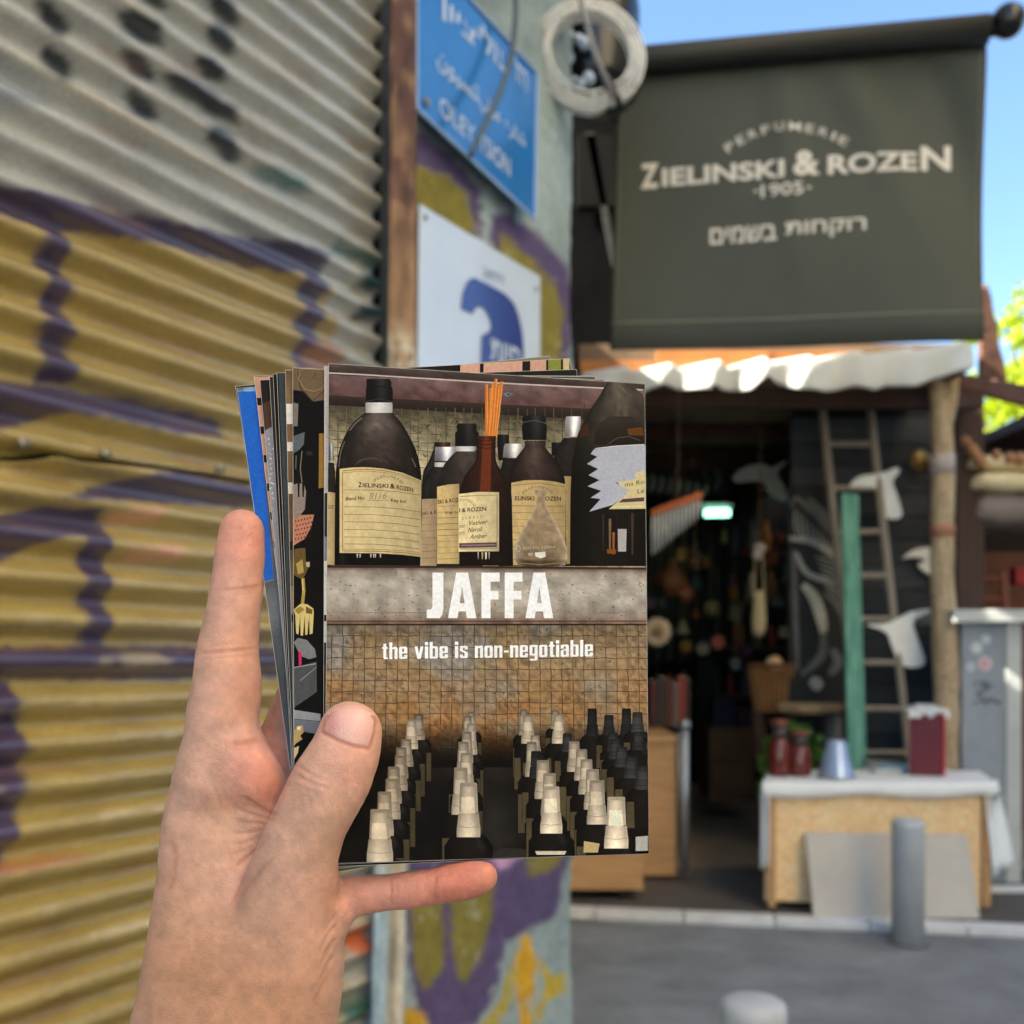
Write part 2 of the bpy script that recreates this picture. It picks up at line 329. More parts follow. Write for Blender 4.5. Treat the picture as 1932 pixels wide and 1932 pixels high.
def sheet(name, s0, s1, zlo, zhi, ph, off, parent, du=.014):
    """corrugations run along the wall; zlo/zhi are functions of s"""
    S = np.arange(s0, s1+1e-6, du); nz_ = int((2.9)/PITCH*12); T = np.linspace(0, 1, nz_)
    lo, hi = zlo(S), zhi(S)
    Z = lo[:, None]+(hi-lo)[:, None]*T[None, :]; S2 = np.repeat(S[:, None], nz_, 1)
    ss, zz = S2.ravel(), Z.ravel()
    zz_w = zz+(vnoise(np.stack([ss, zz*.3], 1), .7, 31)-.5)*.012
    prof = np.sin((zz_w-ph)/PITCH*2*np.pi); prof = np.sign(prof)*np.abs(prof)**.85
    d = prof*AMP+off+(vnoise(np.stack([ss, zz], 1), .3, 32)-.5)*.008
    q = wall_px(ss, zz); qj = q+np.stack([vnoise(q, 16, 41)-.5, vnoise(q, 16, 42)-.5], 1)*8
    c = np.tile(WHITE_, (len(q), 1))
    c *= (.90+.18*vnoise(np.stack([ss*.35, zz], 1), .09, 43))[:, None]
    yel_dirt = np.clip((prof-.2), 0, 1)*np.clip(vnoise(np.stack([ss*.2, zz], 1), .05, 47)*2-.6, 0, 1)
    c = c*(1-.35*yel_dirt[:, None])+np.array(lin((190, 160, 105)))*.35*yel_dirt[:, None]
    Vd = np.array(W0)+ss[:, None]*np.array(WD)+zz[:, None]*np.array([0, 0, 1])+d[:, None]*np.array(WN)
    qd = np.stack([966+F*Vd[:, 0]/np.maximum(Vd[:, 1], .15), YH-F*(Vd[:, 2]-CAM_H)/np.maximum(Vd[:, 1], .15)], 1)+(qj-q)
    for col, poly, soft in paint:
        k = cover(qd if col is BLK else qj, poly, soft); c = c*(1-k)+col*(.92+.14*vnoise(np.stack([ss*.4, zz], 1), .05, 44)[:, None])*k
    wear_sheen = np.clip((vnoise(np.stack([ss*.25, zz], 1), .045, 45)*.7+vnoise(np.stack([ss, zz], 1), .02, 46)*.3-.62)*6, 0, 1)*np.clip(prof+.3, 0, 1)  # patchy wear plus the beige sheen of lit ridges, painted into the colour
    lowm = np.clip((q[:, 1]-950)/300, 0, 1)
    c = c*(1-(wear_sheen*lowm*.55)[:, None])+np.array(lin((196, 176, 132)))*(wear_sheen*lowm*.55)[:, None]
    rst = np.clip((vnoise(np.stack([ss*.3, zz], 1), .05, 48)-.7)*7, 0, 1)*np.clip(.2-prof, 0, 1)
    rst = rst*.5
    c = c*(1-(rst*.6)[:, None])+np.array(lin((132, 82, 52)))*(rst*.6)[:, None]
    V_ = np.array(W0)+ss[:, None]*np.array(WD)+zz[:, None]*np.array([0, 0, 1])+d[:, None]*np.array(WN)
    o = mkobj(name, V_, grid_faces(len(S), nz_), CORR, parent, True, c)
    sm = o.modifiers.new('s', 'SOLIDIFY'); sm.thickness = .0012; sm.offset = -1
    return o
s_seam = [wall_sz(0, 862), wall_sz(120, 868), wall_sz(260, 884), wall_sz(470, 908)]
sx = np.array([a for a, b in s_seam]); szz = np.array([b for a, b in s_seam])
seam = lambda S: np.interp(S, sx, szz)+.004*np.sin(S*9)+.008*np.exp(-((S-2.02)/.03)**2)
s_end = 2.955
sheet('corrugated_sheet', 1.2, s_end, lambda S: 0*S+.02, lambda S: seam(S)-.004, .010, .006, sh)
sheet('corrugated_sheet', 1.2, s_end, lambda S: seam(S)+.005, lambda S: 0*S+3.66, .030, -.010, sh)
STEEL = mat('screw_steel', lin((150, 140, 120)), .5, .2, 40, metal=.6)
for x, y in ((187, 858), (402, 885), (30, 838), (560, 925)):
    s_, z_ = wall_sz(x, y); m = MB(); c_ = wall(s_, z_, .012); m.tube([c_, c_+WN*.012], .009, 10); m.build('screw', STEEL, sh, True)
DARK = mat('dark_void', lin((20, 18, 17)), .9, .2, 4)
m = MB(); m.prism([wall(2.94, 0, -.06), wall(3.02, 0, -.06), wall(3.02, 0, -.095), wall(2.94, 0, -.095)], (0, 0, 3.6)); m.build('gap_strip', DARK, sh)  # near-black strip filling the gap between sheet end and post

# ---- rusty post between the shutter and the pillar
RUST = mat('flaking_post_paint', rough=.8, var=.5, scale=18, vcol=True, bump=.004, bscale=90, streak=(1, 1, .35), grain=(160, .2))
post_line = [(-400, 741, 789), (0, 740, 787), (690, 735, 785), (1235, 722, 778), (1700, 708, 768), (1932, 703, 763), (2250, 700, 762)]
nseg, nr = 200, 16; py_ = np.linspace(-420, 2330, nseg); V = []; C = []
for y in py_:
    l = np.interp(y, [p[0] for p in post_line], [p[1] for p in post_line]); r = np.interp(y, [p[0] for p in post_line], [p[2] for p in post_line])
    s0_, z0_ = wall_sz(l, y, .05); s1_, _ = wall_sz(r, y, .05); zc = max(z0_, 0.0)
    for k in range(nr):
        a = k*2*math.pi/nr; ca, sa = math.cos(a), math.sin(a)
        ca = math.copysign(abs(ca)**.55, ca); sa = math.copysign(abs(sa)**.55, sa)
        s_ = (s0_+s1_)/2+(s1_-s0_)/2*ca*.97; d_ = .046+.010*sa
        V.append(tuple(wall(s_, zc, d_))); t = (ca+1)/2
        n1 = float(vnoise(np.array([[y*.6, k*9.0]]), 22, 50)[0]); n2 = float(vnoise(np.array([[y, k*20.]]), 9, 51)[0])
        brown = np.array((88, 60, 52)); tan = np.array((150, 118, 86)); cream = np.array((206, 198, 182)); blue = np.array((172, 196, 208))
        up = np.clip((560-y)/260, 0, 1); lo = np.clip((y-1500)/200, 0, 1); midw = np.clip((y-590)/60, 0, 1)*(1-lo)
        c = brown*up+tan*(1-up); flake = np.clip((n1-.5)*6+(t-.5)*1.2*up, 0, 1)*.75; c = c*(1-flake)+tan*flake
        c = c*(1-midw*np.clip(n2*2-.5, 0, 1))+cream*midw*np.clip(n2*2-.5, 0, 1)
        lowc = blue if t < .42 else (cream if t > .6 else np.array((176, 160, 132))-60*n1)
        c = c*(1-lo)+lowc*lo
        C.append(lin(np.clip(c, 0, 255)))
fs = [(i*nr+k, i*nr+(k+1) % nr, (i+1)*nr+(k+1) % nr, (i+1)*nr+k) for i in range(nseg-1) for k in range(nr)]
o = mkobj('metal_post', V, fs, RUST, None, True, C); tag(o, 'tall flaking rusty brown post between shutter and mural pillar', 'post')

# ---- signs on the pillar
def quadmap(c3, cpx):
    """returns f(px, py) -> 3-D on the quad (TL, TR, BR, BL) by inverse bilinear interpolation of its picture corners"""
    p = [np.array(q, float) for q in cpx]; c = [np.array(q, float) for q in c3]
    nrm = np.cross(c[1]-c[0], c[3]-c[0]); nrm /= np.linalg.norm(nrm); nrm *= -1 if nrm[1] > 0 else 1
    def uv(q):
        q = np.array(q, float); u = v = .5
        for _ in range(12):
            f = p[0]*(1-u)*(1-v)+p[1]*u*(1-v)+p[2]*u*v+p[3]*(1-u)*v-q
            du = (p[1]-p[0])*(1-v)+(p[2]-p[3])*v; dv = (p[3]-p[0])*(1-u)+(p[2]-p[1])*u
            d = np.linalg.solve(np.stack([du, dv], 1), -f); u += d[0]; v += d[1]
        return u, v
    def f(q, off=0.0):
        u, v = uv(q); return c[0]*(1-u)*(1-v)+c[1]*u*(1-v)+c[2]*u*v+c[3]*(1-u)*v+nrm*off
    f.uv = uv; f.n = nrm
    return f
def letters(name, parts, surf, off, m, parent, up=(0, -1)):
    """parts: (text, bold, left baseline px, right baseline px, height px); all glyphs of one line of print -> one flat mesh"""
    for body, bold, a, b, h in parts:
        vs, fs = [], []
        V_, Fc = text2d(body, bold); lo, hi = V_.min(0), V_.max(0); V_ = (V_-lo)/(hi-lo)
        n0 = len(vs); a = np.array(a, float); b = np.array(b, float)
        for u, v in V_: vs.append(tuple(surf(a+(b-a)*u+np.array(up, float)*h*v, off)))
        fs += [tuple(i+n0 for i in f) for f in Fc]
        mkobj(name, vs, fs, m, parent)
def plate(name, cpx, d, th, m, parent, r=0):
    c3 = [wall(*wall_sz(x, y, d), d) for x, y in cpx]; mm = MB(); mm.prism(c3, -WN*th); return bevel(mm.build(name, m, parent), .003), quadmap(c3, cpx)
BLUE = mat('sign_blue_enamel', lin((20, 106, 178)), .22, .12, 5, spec=.6, coat=.6)
WENAM = mat('sign_white_enamel', lin((200, 212, 228)), .25, .06, 4, spec=.5, coat=.4)
NAVY = mat('sign_navy_print', lin((30, 44, 128)), .22, .1, 5, spec=.6, coat=.5)
SGREY = mat('sign_grey_print', lin((120, 136, 160)), .4, .1, 5)
zb = lambda x, y: (771+x*.2207, y*.2207)
bp = [(784, -112), (1012, 138), (1008, 415), (784, 205)]
ct = wall(*wall_sz(900, 420, .045), .045)
bs = thing('street_sign', 'blue enamel street name sign with white lettering', 'sign', ct)
bpl, bsf = plate('plate', bp, .045, .006, BLUE, bs)
vpw = (1950, 1235)
def towards(p, x): return (x, p[1]+(vpw[1]-p[1])*(x-p[0])/(vpw[0]-p[0]))
def line3(name, words, surf, m, parent, off=.0022):
    parts = []
    for body, bold, a, x1, h in words: parts.append((body, bold, a, towards(a, x1), h))
    return letters(name, parts, surf, off, m, parent)
line3('lettering', [('ןויצ', .012, zb(232, 110), zb(512, 0)[0], 44), ('ילוע', .012, zb(545, 330), zb(822, 0)[0], 46), ("'חר", .012, zb(868, 640), zb(985, 0)[0], 42)], bsf, WENAM, bpl)
line3('lettering', [('\ufee5\ufeee\ufef4\ufeb4\ufe97', .01, zb(210, 560), zb(540, 0)[0], 40), ('\ufef2\ufedf\ufeee\ufecb', .01, zb(545, 890), zb(745, 0)[0], 40), ('\ufec9\ufead\ufe8e\ufeb7', .01, zb(775, 1110), zb(975, 0)[0], 38)], bsf, WENAM, bpl)
line3('lettering', [('OLEY', .004, zb(232, 950), zb(512, 0)[0], 36), ('TSION', .004, zb(545, 1230), zb(828, 0)[0], 36)], bsf, WENAM, bpl)
for (x0, y0), (x1, y1) in zip(bp, bp[1:]+bp[:1]):      # raised pale rim
    m = MB(); A = Vector(bsf((x0, y0), .003)); B = Vector(bsf((x1, y1), .003)); m.tube([A, B], .005, 8); m.build('rim', mat('sign_rim', lin((150, 178, 216)), .3, .05, 5), bs)
m = MB(); c_ = Vector(bsf((800, 190), .002)); m.tube([c_, c_+WN*.006], .011, 10); m.build('bolt', STEEL, bs)
for q in ((830, 30), (985, 330)): m = MB(); m.tube([wall(*wall_sz(*q, .0), -.01), wall(*wall_sz(*q, .0), .04)], .012, 8); m.build('stand_off', STEEL, bs)
wp = [(792, 384), (1020, 522), (1020, 815), (787, 800)]
ws = thing('house_number_sign', 'white enamel plate with big navy blue emblem below the street sign', 'sign', wall(*wall_sz(900, 810, .02), .02))
wpl_, wsf = plate('plate', wp, .02, .005, WENAM, ws)
zw = lambda pts: [(771+x*.1698, 369+y*.1698) for x, y in pts]
emb = spline(zw([(515, 1240), (535, 1060), (590, 920), (660, 880)]), 5)+zw([(800, 950)])+spline(zw([(1000, 1060), (1120, 1190), (1195, 1400), (1232, 1650), (1235, 2100)]), 5)+zw([(720, 2100), (735, 1540)])+spline(zw([(820, 1490), (838, 1410), (800, 1290), (740, 1215), (690, 1215), (635, 1295)]), 5)
vs = [wsf(q, .0025) for q in emb]; mkobj('emblem', np.array(vs), [tuple(range(len(vs)-1, -1, -1))], NAVY, wpl_)
letters('lettering', [('תויח', .02, zw([(835, 1800)])[0], zw([(1180, 1930)])[0], 40)], wsf, .004, WENAM, wpl_)
letters('lettering', [('בוחר', .0, zw([(745, 850)])[0], zw([(980, 960)])[0], 17)], wsf, .003, SGREY, wpl_)
for q in ((800, 410), (1008, 545)): m = MB(); c_ = Vector(wsf(q, .001)); m.tube([c_, c_+WN*.004], .007, 10); m.build('screw', STEEL, ws)

# ---- cable in front of the blue sign, coil of cable and lamp by the corner
CABLE = mat('cable_grey', lin((70, 84, 92)), .5, .15, 10)
pts = [wall(*wall_sz(x, y, .07+.02*i/6), .07+.02*i/6) for i, (x, y) in enumerate(spline([(968, -60), (973, 20), (966, 100), (945, 170), (915, 235), (888, 292)], 5))]
m = MB(); m.tube(pts, .0085, 8); o = m.build('hanging_cable', CABLE, None, True); tag(o, 'thin grey cable hanging across the blue street sign', 'cable')
COILM = mat('coil_plastic', lin((226, 223, 216)), .4, .12, 30, grain=(60, .12))
CY = 3.36; cc = P(1112, 112, CY); coil = thing('cable_coil', 'big coil of pale cable hung by the wall corner', 'cable coil', P(1112, 220, CY))
m = MB(); pts = []; nl = 13; th0 = math.radians(-62)
for L_ in range(nl):
    rr = (77+29*((L_*7) % nl)/nl)/F*CY; dy = -.05+.09*((L_*5) % nl)/nl; ph = random.uniform(-.05, .05)
    for k in range(40):
        a = th0+ph+k/40*2*math.pi
        squeeze = 1-.10*math.exp(-(((a-th0+math.pi) % (2*math.pi)-math.pi)/.25)**2)
        pts.append(cc+Vector((math.cos(a)*rr*squeeze*1.0, dy*squeeze+.02*math.cos(a), math.sin(a)*rr*squeeze)))
m.tube(pts, .0044, 7); m.build('cable_loops', COILM, coil, True)
m = MB(); a = th0; d_ = Vector((math.cos(a), 0, math.sin(a)))
pts = [cc+d_*(.098)+Vector((0, -.06, 0)), cc+d_*.13+Vector((0, -.075, 0)), cc+d_*.195+Vector((0, -.06, 0)), cc+d_*.20+Vector((0, .05, 0)), cc+d_*.12+Vector((0, .06, 0)), cc+d_*.098+Vector((0, -.06, 0))]
m.tube(pts, .010, 8); m.build('tie', mat('black_rubber', lin((26, 26, 28)), .6, .2, 10), coil, True)
m = MB(); m.tube([P(1084, -60, 3.2), P(1100, 20, 3.2), P(1122, 100, 3.2), P(1158, 185, 3.24)], .0095, 8); o = m.build('hanging_wire', mat('wire_grey', lin((138, 134, 132)), .45, .1, 8), None, True); tag(o, 'grey wire dangling through the pale cable coil', 'wire')
BLACKG = mat('black_gloss', lin((18, 18, 20)), .25, .2, 6, spec=.6)
lamp = thing('wall_lamp', 'black dome lamp on the corner behind the cable coil', 'lamp', P(1120, 200, 3.75))
m = MB(); lc = P(1122, 45, 3.75)
m.lathe(lc+Vector((0, 0, -.27)), [(.155, 0), (.165, .03), (.165, .30), (.15, .40), (.10, .47), (1e-5, .49)], 28); m.build('dome', BLACKG, lamp, True)
m = MB()
for i, q in enumerate([(1078, 66), (1092, 74), (1104, 82), (1083, 150), (1096, 158), (1110, 148), (1120, 178), (1074, 110)]): m.ball(P(*q, 3.55), .012+.006*(i % 3), 10)
m.build('glint_balls', mat('glint_pale', lin((190, 205, 225)), .08, .1, 9, spec=.8), lamp, True)['kind'] = 'stuff'  # pale balls standing in for bluish reflections on the black lamp
m = MB(); m.tube([lc+Vector((0, 0, .05)), lc+Vector((-.3, .1, .12)), lc+Vector((-.35, .12, .12))], .02, 8); m.build('bracket', BLACKG, lamp)

# ---- shop banner on its pole
BY_L, BY_R = 4.25, 3.95
bpx = [(1166, 135), (1861, 78), (1854, 646), (1151, 662)]
bc3 = [P(*bpx[0], BY_L), P(*bpx[1], BY_R), P(*bpx[2], BY_R), P(*bpx[3], BY_L)]
bf = quadmap(bc3, bpx); bn = bf.n
CANVAS = mat('olive_canvas', lin((72, 75, 64)), .55, .07, 5, bump=.0012, bscale=500, spec=.35)
CREAM = mat('banner_print', lin((222, 215, 202)), .7, .06, 8)
banner = thing('shop_banner', 'olive canvas shop banner with cream lettering on a projecting pole', 'banner', P(1500, 655, 4.1))
def bwave(u, v):
    w_ = 0.016*math.sin(6.0*(u*1.1-v*.75)+.4)*(.25+u)+.007*math.sin(13*(u-.45*v)+1.1)*(1-v)*(.2+u)
    w_ += .024*math.exp(-((u-.62-.35*v)/.06)**2)*abs(1-v)**1.2-.022*math.exp(-((u-.86-.22*v)/.05)**2)*(1-v)+.014*math.exp(-((u-.45-.1*v)/.05)**2)*(1-v)
    return w_*max(0, v)/.07 if v < .07 else w_
nu, nv = 70, 56; V = np.zeros((nu, nv, 3)); c3 = [np.array(c) for c in bc3]
def bpt(u, v, off=0): return c3[0]*(1-u)*(1-v)+c3[1]*u*(1-v)+c3[2]*u*v+c3[3]*(1-u)*v+bn*(bwave(u, v)+off)
for i in range(nu):
    for j in range(nv):
        u, v = i/(nu-1), -.03+j/(nv-1)*.935; V[i, j] = bpt(u, v)
canvas_o = o = mkobj('canvas', V.reshape(-1, 3), grid_faces(nu, nv), CANVAS, banner, True); sm = o.modifiers.new('s', 'SOLIDIFY'); sm.thickness = .002; sm.offset = 1
nv = 10; V = np.zeros((nu, nv, 3))
for i in range(nu):
    for j in range(nv):
        u = i/(nu-1); t = j/(nv-1); v = .898+.102*t; V[i, j] = bpt(u, v, .004+.012*math.sin(math.pi*min(1, t*1.05)))
o = mkobj('hem', V.reshape(-1, 3), grid_faces(nu, nv), mat('hem_canvas', lin((56, 59, 50)), .55, .07, 5, bump=.0012, bscale=500, spec=.35), banner, True); sm = o.modifiers.new('s', 'SOLIDIFY'); sm.thickness = .004; sm.offset = 1
m = MB(); m.tube([bpt(u, .902, .004) for u in np.linspace(0.001, .999, 30)], .005, 6); m.build('seam', mat('seam_thread', lin((128, 130, 116)), .7, .05, 8), banner, True)
for u in (.012, .985):
    m = MB(); m.tube([bpt(u, v, .001) for v in np.linspace(.02, .9, 30)], .0015, 6); m.build('seam', MATS['seam_thread'], banner, True)
def bsurf(q, off=0.0):
    u, v = bf.uv(q); return bpt(u, v, off)
z5 = lambda x, y: (984+x*.4907, y*.4907)
S5 = .4907
letters('lettering', [('Z', .035, z5(465, 726), z5(538, 722), 95*S5), ('IELINSKI', .03, z5(553, 718), z5(1035, 688), 70*S5), ('&', .035, z5(1070, 683), z5(1172, 676), 96*S5), ('ROZE', .03, z5(1202, 676), z5(1538, 654), 76*S5), ('N', .03, z5(1552, 652), z5(1665, 643), 98*S5)], bsurf, .004, CREAM, canvas_o)
def arc_word(word, p0, p1, p2, h, bold):
    """one mesh entry per letter along a circular arc through three picture points"""
    a = np.array([p0, p1, p2], float); A = np.stack([2*a[:, 0], 2*a[:, 1], np.ones(3)], 1); sol = np.linalg.solve(A, (a**2).sum(1)); c = sol[:2]; R_ = math.sqrt(sol[2]+c @ c)
    t0 = math.atan2(*(a[0]-c)[::-1]); t1 = math.atan2(*(a[2]-c)[::-1]); n = len(word); wd = {'I': .35, 'M': 1.35, 'U': 1.05}; ws_ = [wd.get(ch, 1.0) for ch in word]; tot = sum(ws_)+(n-1)*.5; pos = 0; out = []
    for ch, w_ in zip(word, ws_):
        ta = t0+(t1-t0)*pos/tot; tb = t0+(t1-t0)*(pos+w_)/tot; pos += w_+.5
        qa = c+R_*np.array([math.cos(ta), math.sin(ta)]); qb = c+R_*np.array([math.cos(tb), math.sin(tb)]); upv = (qa+qb)/2-c; out.append((ch, bold, qa, qb, h, upv/np.linalg.norm(upv)))
    return out
vs, fs = [], []
for ch, bold, qa, qb, h, upv in arc_word('PERFUMERIE', z5(818, 592), z5(1048, 508), z5(1268, 566), 33*S5, .004):
    V_, Fc = text2d(ch, bold); lo, hi = V_.min(0), V_.max(0); V_ = (V_-lo)/(hi-lo); n0 = len(vs)
    for u, v in V_: vs.append(tuple(bsurf(qa+(qb-qa)*u+upv*h*v, .004)))
    fs += [tuple(i+n0 for i in f) for f in Fc]
mkobj('lettering', vs, fs, CREAM, canvas_o)
letters('lettering', [('1905', .012, z5(946, 764), z5(1108, 752), 50*S5)], bsurf, .004, CREAM, canvas_o)
letters('lettering', [('-', .012, z5(918, 742), z5(936, 741), 7*S5), ('-', .012, z5(1120, 730), z5(1138, 729), 7*S5)], bsurf, .004, CREAM, canvas_o)
letters('lettering', [('םימשב', .018, z5(745, 940), z5(1005, 925), 62*S5), ('תוחקור', .018, z5(1040, 926), z5(1345, 906), 66*S5)], bsurf, .004, CREAM, canvas_o)
ROLL = mat('pole_canvas', lin((36, 37, 33)), .6, .1, 6)
pa, pb = P(1166, 118, BY_L-.04), P(1866, 55, BY_R-.04); pd = (pb-pa).normalized()
m = MB(); m.tube([pa-pd*1.6, pb], .054, 20); m.build('pole', ROLL, banner, True)
m = MB(); m.tube([pb+pd*.001, pb+pd*.035], .03, 16); m.ball(P(1902, 40, BY_R-.06), .064, 20); m.build('ball_finial', BLACKG, banner, True)

# ---- bollards
BOLL = mat('bollard_paint', lin((186, 190, 194)), .45, .1, 7, bump=.001, bscale=120, spec=.45)
def bollard(px_, Y, label):
    c = P(px_, 1300, Y); c.z = 0; t = thing('bollard', label, 'bollard', c, 'grey bollards along the street')
    m = MB(); prof = [(.079, .0), (.079, .575), (.0805, .58), (.0805, .60), (.076, .614), (.062, .623), (.03, .627), (1e-5, .628)]
    m.lathe(c+Vector((0, 0, .001)), prof, 32); m.build('shaft', BOLL, t, True)
    m = MB(); m.lathe(c+Vector((0, 0, .0005)), [(.105, 0), (.105, .006), (.08, .012)], 28); m.build('base_ring', mat('bollard_base', lin((110, 110, 108)), .8, .2, 12), t)
bollard(1713, 5.14, 'grey metal bollard standing in front of the leaning grey slab')
bollard(1421, 2.455, 'grey metal bollard on the open asphalt with only its rounded cap showing')

# ---- unseen pale house, added to bounce sunlight back into the shaded street
HOUSE = mat('sunlit_render', lin((230, 212, 184)), .9, .06, 2, bump=.004, bscale=40)
h = thing('fill_house', 'unseen pale house added to bounce sunlight into the street', 'house', (6.2, -3.6, 0))
m = MB(); m.prism([Vector(p) for p in ((6.2, 3.2, 0), (6.2, -8.0, 0), (3.2, -12, 0), (3.2, -14, 0), (11, -14, 0), (11, 3.2, 0))], (0, 0, 21)); m.build('wall', HOUSE, h)
for y in (-7, -4.7, -2.2, -.2, 1.9):
    for zz in (1.0, 4.2, 7.4, 10.6, 13.8, 17.0):
        m = MB(); m.span((6.15, y-.45, zz), (6.19, y+.45, zz+1.4)); m.build('window', mat('house_window', lin((60, 70, 80)), .2, .1, 3), h)
# ================================================================ the open shop across the lane
def rect(m, x0, y0, x1, y1, Y, th):
    a, b = P(x0, y0, Y), P(x1, y1, Y); m.span((a.x, Y, b.z), (b.x, Y+th, a.z)); return m
def zc(fx, fy, k):
    return lambda pts: [(fx+x*k, fy+y*k) for x, y in pts]
BLACKW = mat('black_paint_wall', lin((34, 34, 33)), .8, .3, 3, bump=.003, bscale=40)
WOOD = mat('weathered_wood', lin((150, 126, 98)), .75, .25, 5, bump=.003, bscale=50, streak=(6, 6, .6))
PINE = mat('fresh_pine', lin((196, 152, 104)), .65, .18, 4, streak=(1, 1, 7), bump=.001, bscale=60)
ORWOOD = mat('orange_planks', lin((178, 112, 58)), .65, .22, 4, streak=(.6, 6, 6), bump=.002, bscale=50)
DKWOOD = mat('dark_brown_wood', lin((72, 50, 40)), .7, .3, 5, streak=(6, 6, .7), bump=.003, bscale=60)
GALV = mat('galvanised_metal', lin((168, 174, 182)), .38, .14, 6, metal=.75, rgh_noise=.12)

shop = thing('market_shop', 'open fronted market shop with black painted walls and low roof', 'shop', (1.8, 7.0, 0))
m = MB(); m.span((.42, 6.5, .06), (.52, 11.1, 3.3)); m.build('wall', BLACKW, shop)
m = MB(); m.span((.52, 11.0, .06), (4.4, 11.1, 3.3)); m.build('wall', BLACKW, shop)
m = MB(); m.span((3.02, 7.05, .06), (3.12, 11.0, 3.3)); m.build('wall', BLACKW, shop)
m = MB(); m.span((.40, 6.10, 3.14), (2.72, 11.1, 3.3)); m.build('roof', mat('roof_sheet', lin((120, 96, 74)), .7, .3, 3), shop)
for y in (6.5, 7.5, 8.6, 9.8):
    m = MB(); m.span((.53, y, 3.02), (3.0, y+.08, 3.137)); m.build('beam', DKWOOD, shop)
zt = .066; i = 0
while zt < 2.98:                                           # black boards of the wall behind the ladder
    hgt = .168+random.uniform(-.012, .012); a = P(1492, 0, 7.0).x; b = P(1766, 0, 7.0).x
    m = MB(); m.span((a+random.uniform(-.01, .01), 7.0+random.uniform(-.004, .004), zt), (b, 7.025, zt+hgt-.007)); bevel(m.build('plank', mat('black_plank_%d' % (i % 3), [lin((58, 60, 62)), lin((48, 50, 54)), lin((66, 68, 70))][i % 3], .7, .3, 5, bump=.002, bscale=70, streak=(.4, 3, 6)), shop), .004)
    zt += hgt; i += 1
m = MB(); m.span((1.94, 7.03, .06), (3.02, 7.06, 3.136)); m.build('wall_core', BLACKW, shop)
# fascia planks over the awning
for k, (x0, y0, x1, y1, Y) in enumerate([(1136, 660, 1229, 681, 6.12), (1095, 680, 1233, 705, 6.09), (1238, 662, 1452, 690, 6.09), (1452, 660, 1620, 686, 6.10), (1622, 655, 1790, 690, 6.11)]):
    m = MB(); rect(m, x0, y0, x1, y1, Y, .03); bevel(m.build('fascia_plank', ORWOOD, shop), .004)

# awning cloth
z7 = zc(1066, 574, .4244)
top = z7([(80, 312), (270, 275), (300, 300), (470, 265), (510, 286), (690, 250), (720, 284), (890, 238), (920, 256), (1090, 230), (1120, 243), (1310, 210), (1340, 230), (1530, 195), (1560, 208), (1780, 170), (1812, 190)])
bot = z7([(60, 400), (340, 397), (410, 372), (440, 358), (500, 380), (640, 386), (662, 360), (700, 382), (820, 386), (900, 322), (940, 350), (1050, 386), (1150, 391), (1280, 366), (1370, 386), (1430, 361), (1540, 376), (1640, 331), (1730, 305), (1812, 285)])
nu, nv = 200, 16; V = np.zeros((nu, nv, 3)); AY = 5.93
for i in range(nu):
    x = 1098+(1834-1098)*i/(nu-1); yt = np.interp(x, [p[0] for p in top], [p[1] for p in top]); yb = np.interp(x, [p[0] for p in bot], [p[1] for p in bot])
    for j in range(nv):
        t = j/(nv-1)
        if t < .35:
            s_ = t/.35; q = P(x, yt, AY); V[i, j] = (q.x, AY+.17*(1-s_), q.z+.02*(1-s_)+.012*math.sin(s_*3))
        else:
            s_ = (t-.35)/.65; y = yt+(yb-yt)*s_; q = P(x, y, AY); fold = .022*math.sin(x*.064+1.2*s_)*(.25+s_)+.012*math.sin(x*.031+2)*s_
            V[i, j] = (q.x, AY-.015*s_+fold, q.z)
AWN = mat('awning_cloth', lin((244, 244, 240)), .7, .04, 6, thin=.5, bump=.01, bscale=14)
o = mkobj('awning', V.reshape(-1, 3), grid_faces(nu, nv), AWN, None, True); sm = o.modifiers.new('s', 'SOLIDIFY'); sm.thickness = .002
tag(o, 'white scalloped cloth awning along the shop front', 'awning')

# dark neighbouring building behind the pillar
nb = thing('neighbour_building', 'tall dark grey building wall seen past the mural pillar', 'building', (-.2, 6.6, 0))
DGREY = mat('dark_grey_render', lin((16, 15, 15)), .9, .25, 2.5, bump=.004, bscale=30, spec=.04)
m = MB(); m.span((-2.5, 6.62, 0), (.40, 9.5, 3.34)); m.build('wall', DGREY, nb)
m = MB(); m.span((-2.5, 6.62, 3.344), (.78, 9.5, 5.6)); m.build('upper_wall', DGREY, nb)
m = MB(); m.span((.08, 5.62, 0), (.12, 6.6, 3.6)); m.build('sun_screen', DGREY, nb)  # unseen panel added to block direct sun from ladder and cabinet
m = MB(); m.prism([P(1105, 250, 6.5), P(1122, 250, 6.5), P(1160, 470, 6.5), P(1160, 520, 6.5)], (0, .03, 0)); m.build('brace', mat('grey_brace', lin((58, 56, 54)), .8, .2, 4, spec=.1), nb)
m = MB(); m.span((P(1090, 0, 6.5).x, 6.5, 4.3), (P(1160, 0, 6.5).x, 6.6, 4.75)); m.build('shutter_box', mat('shutter_box', lin((24, 22, 21)), .8, .2, 4, spec=.05), nb)

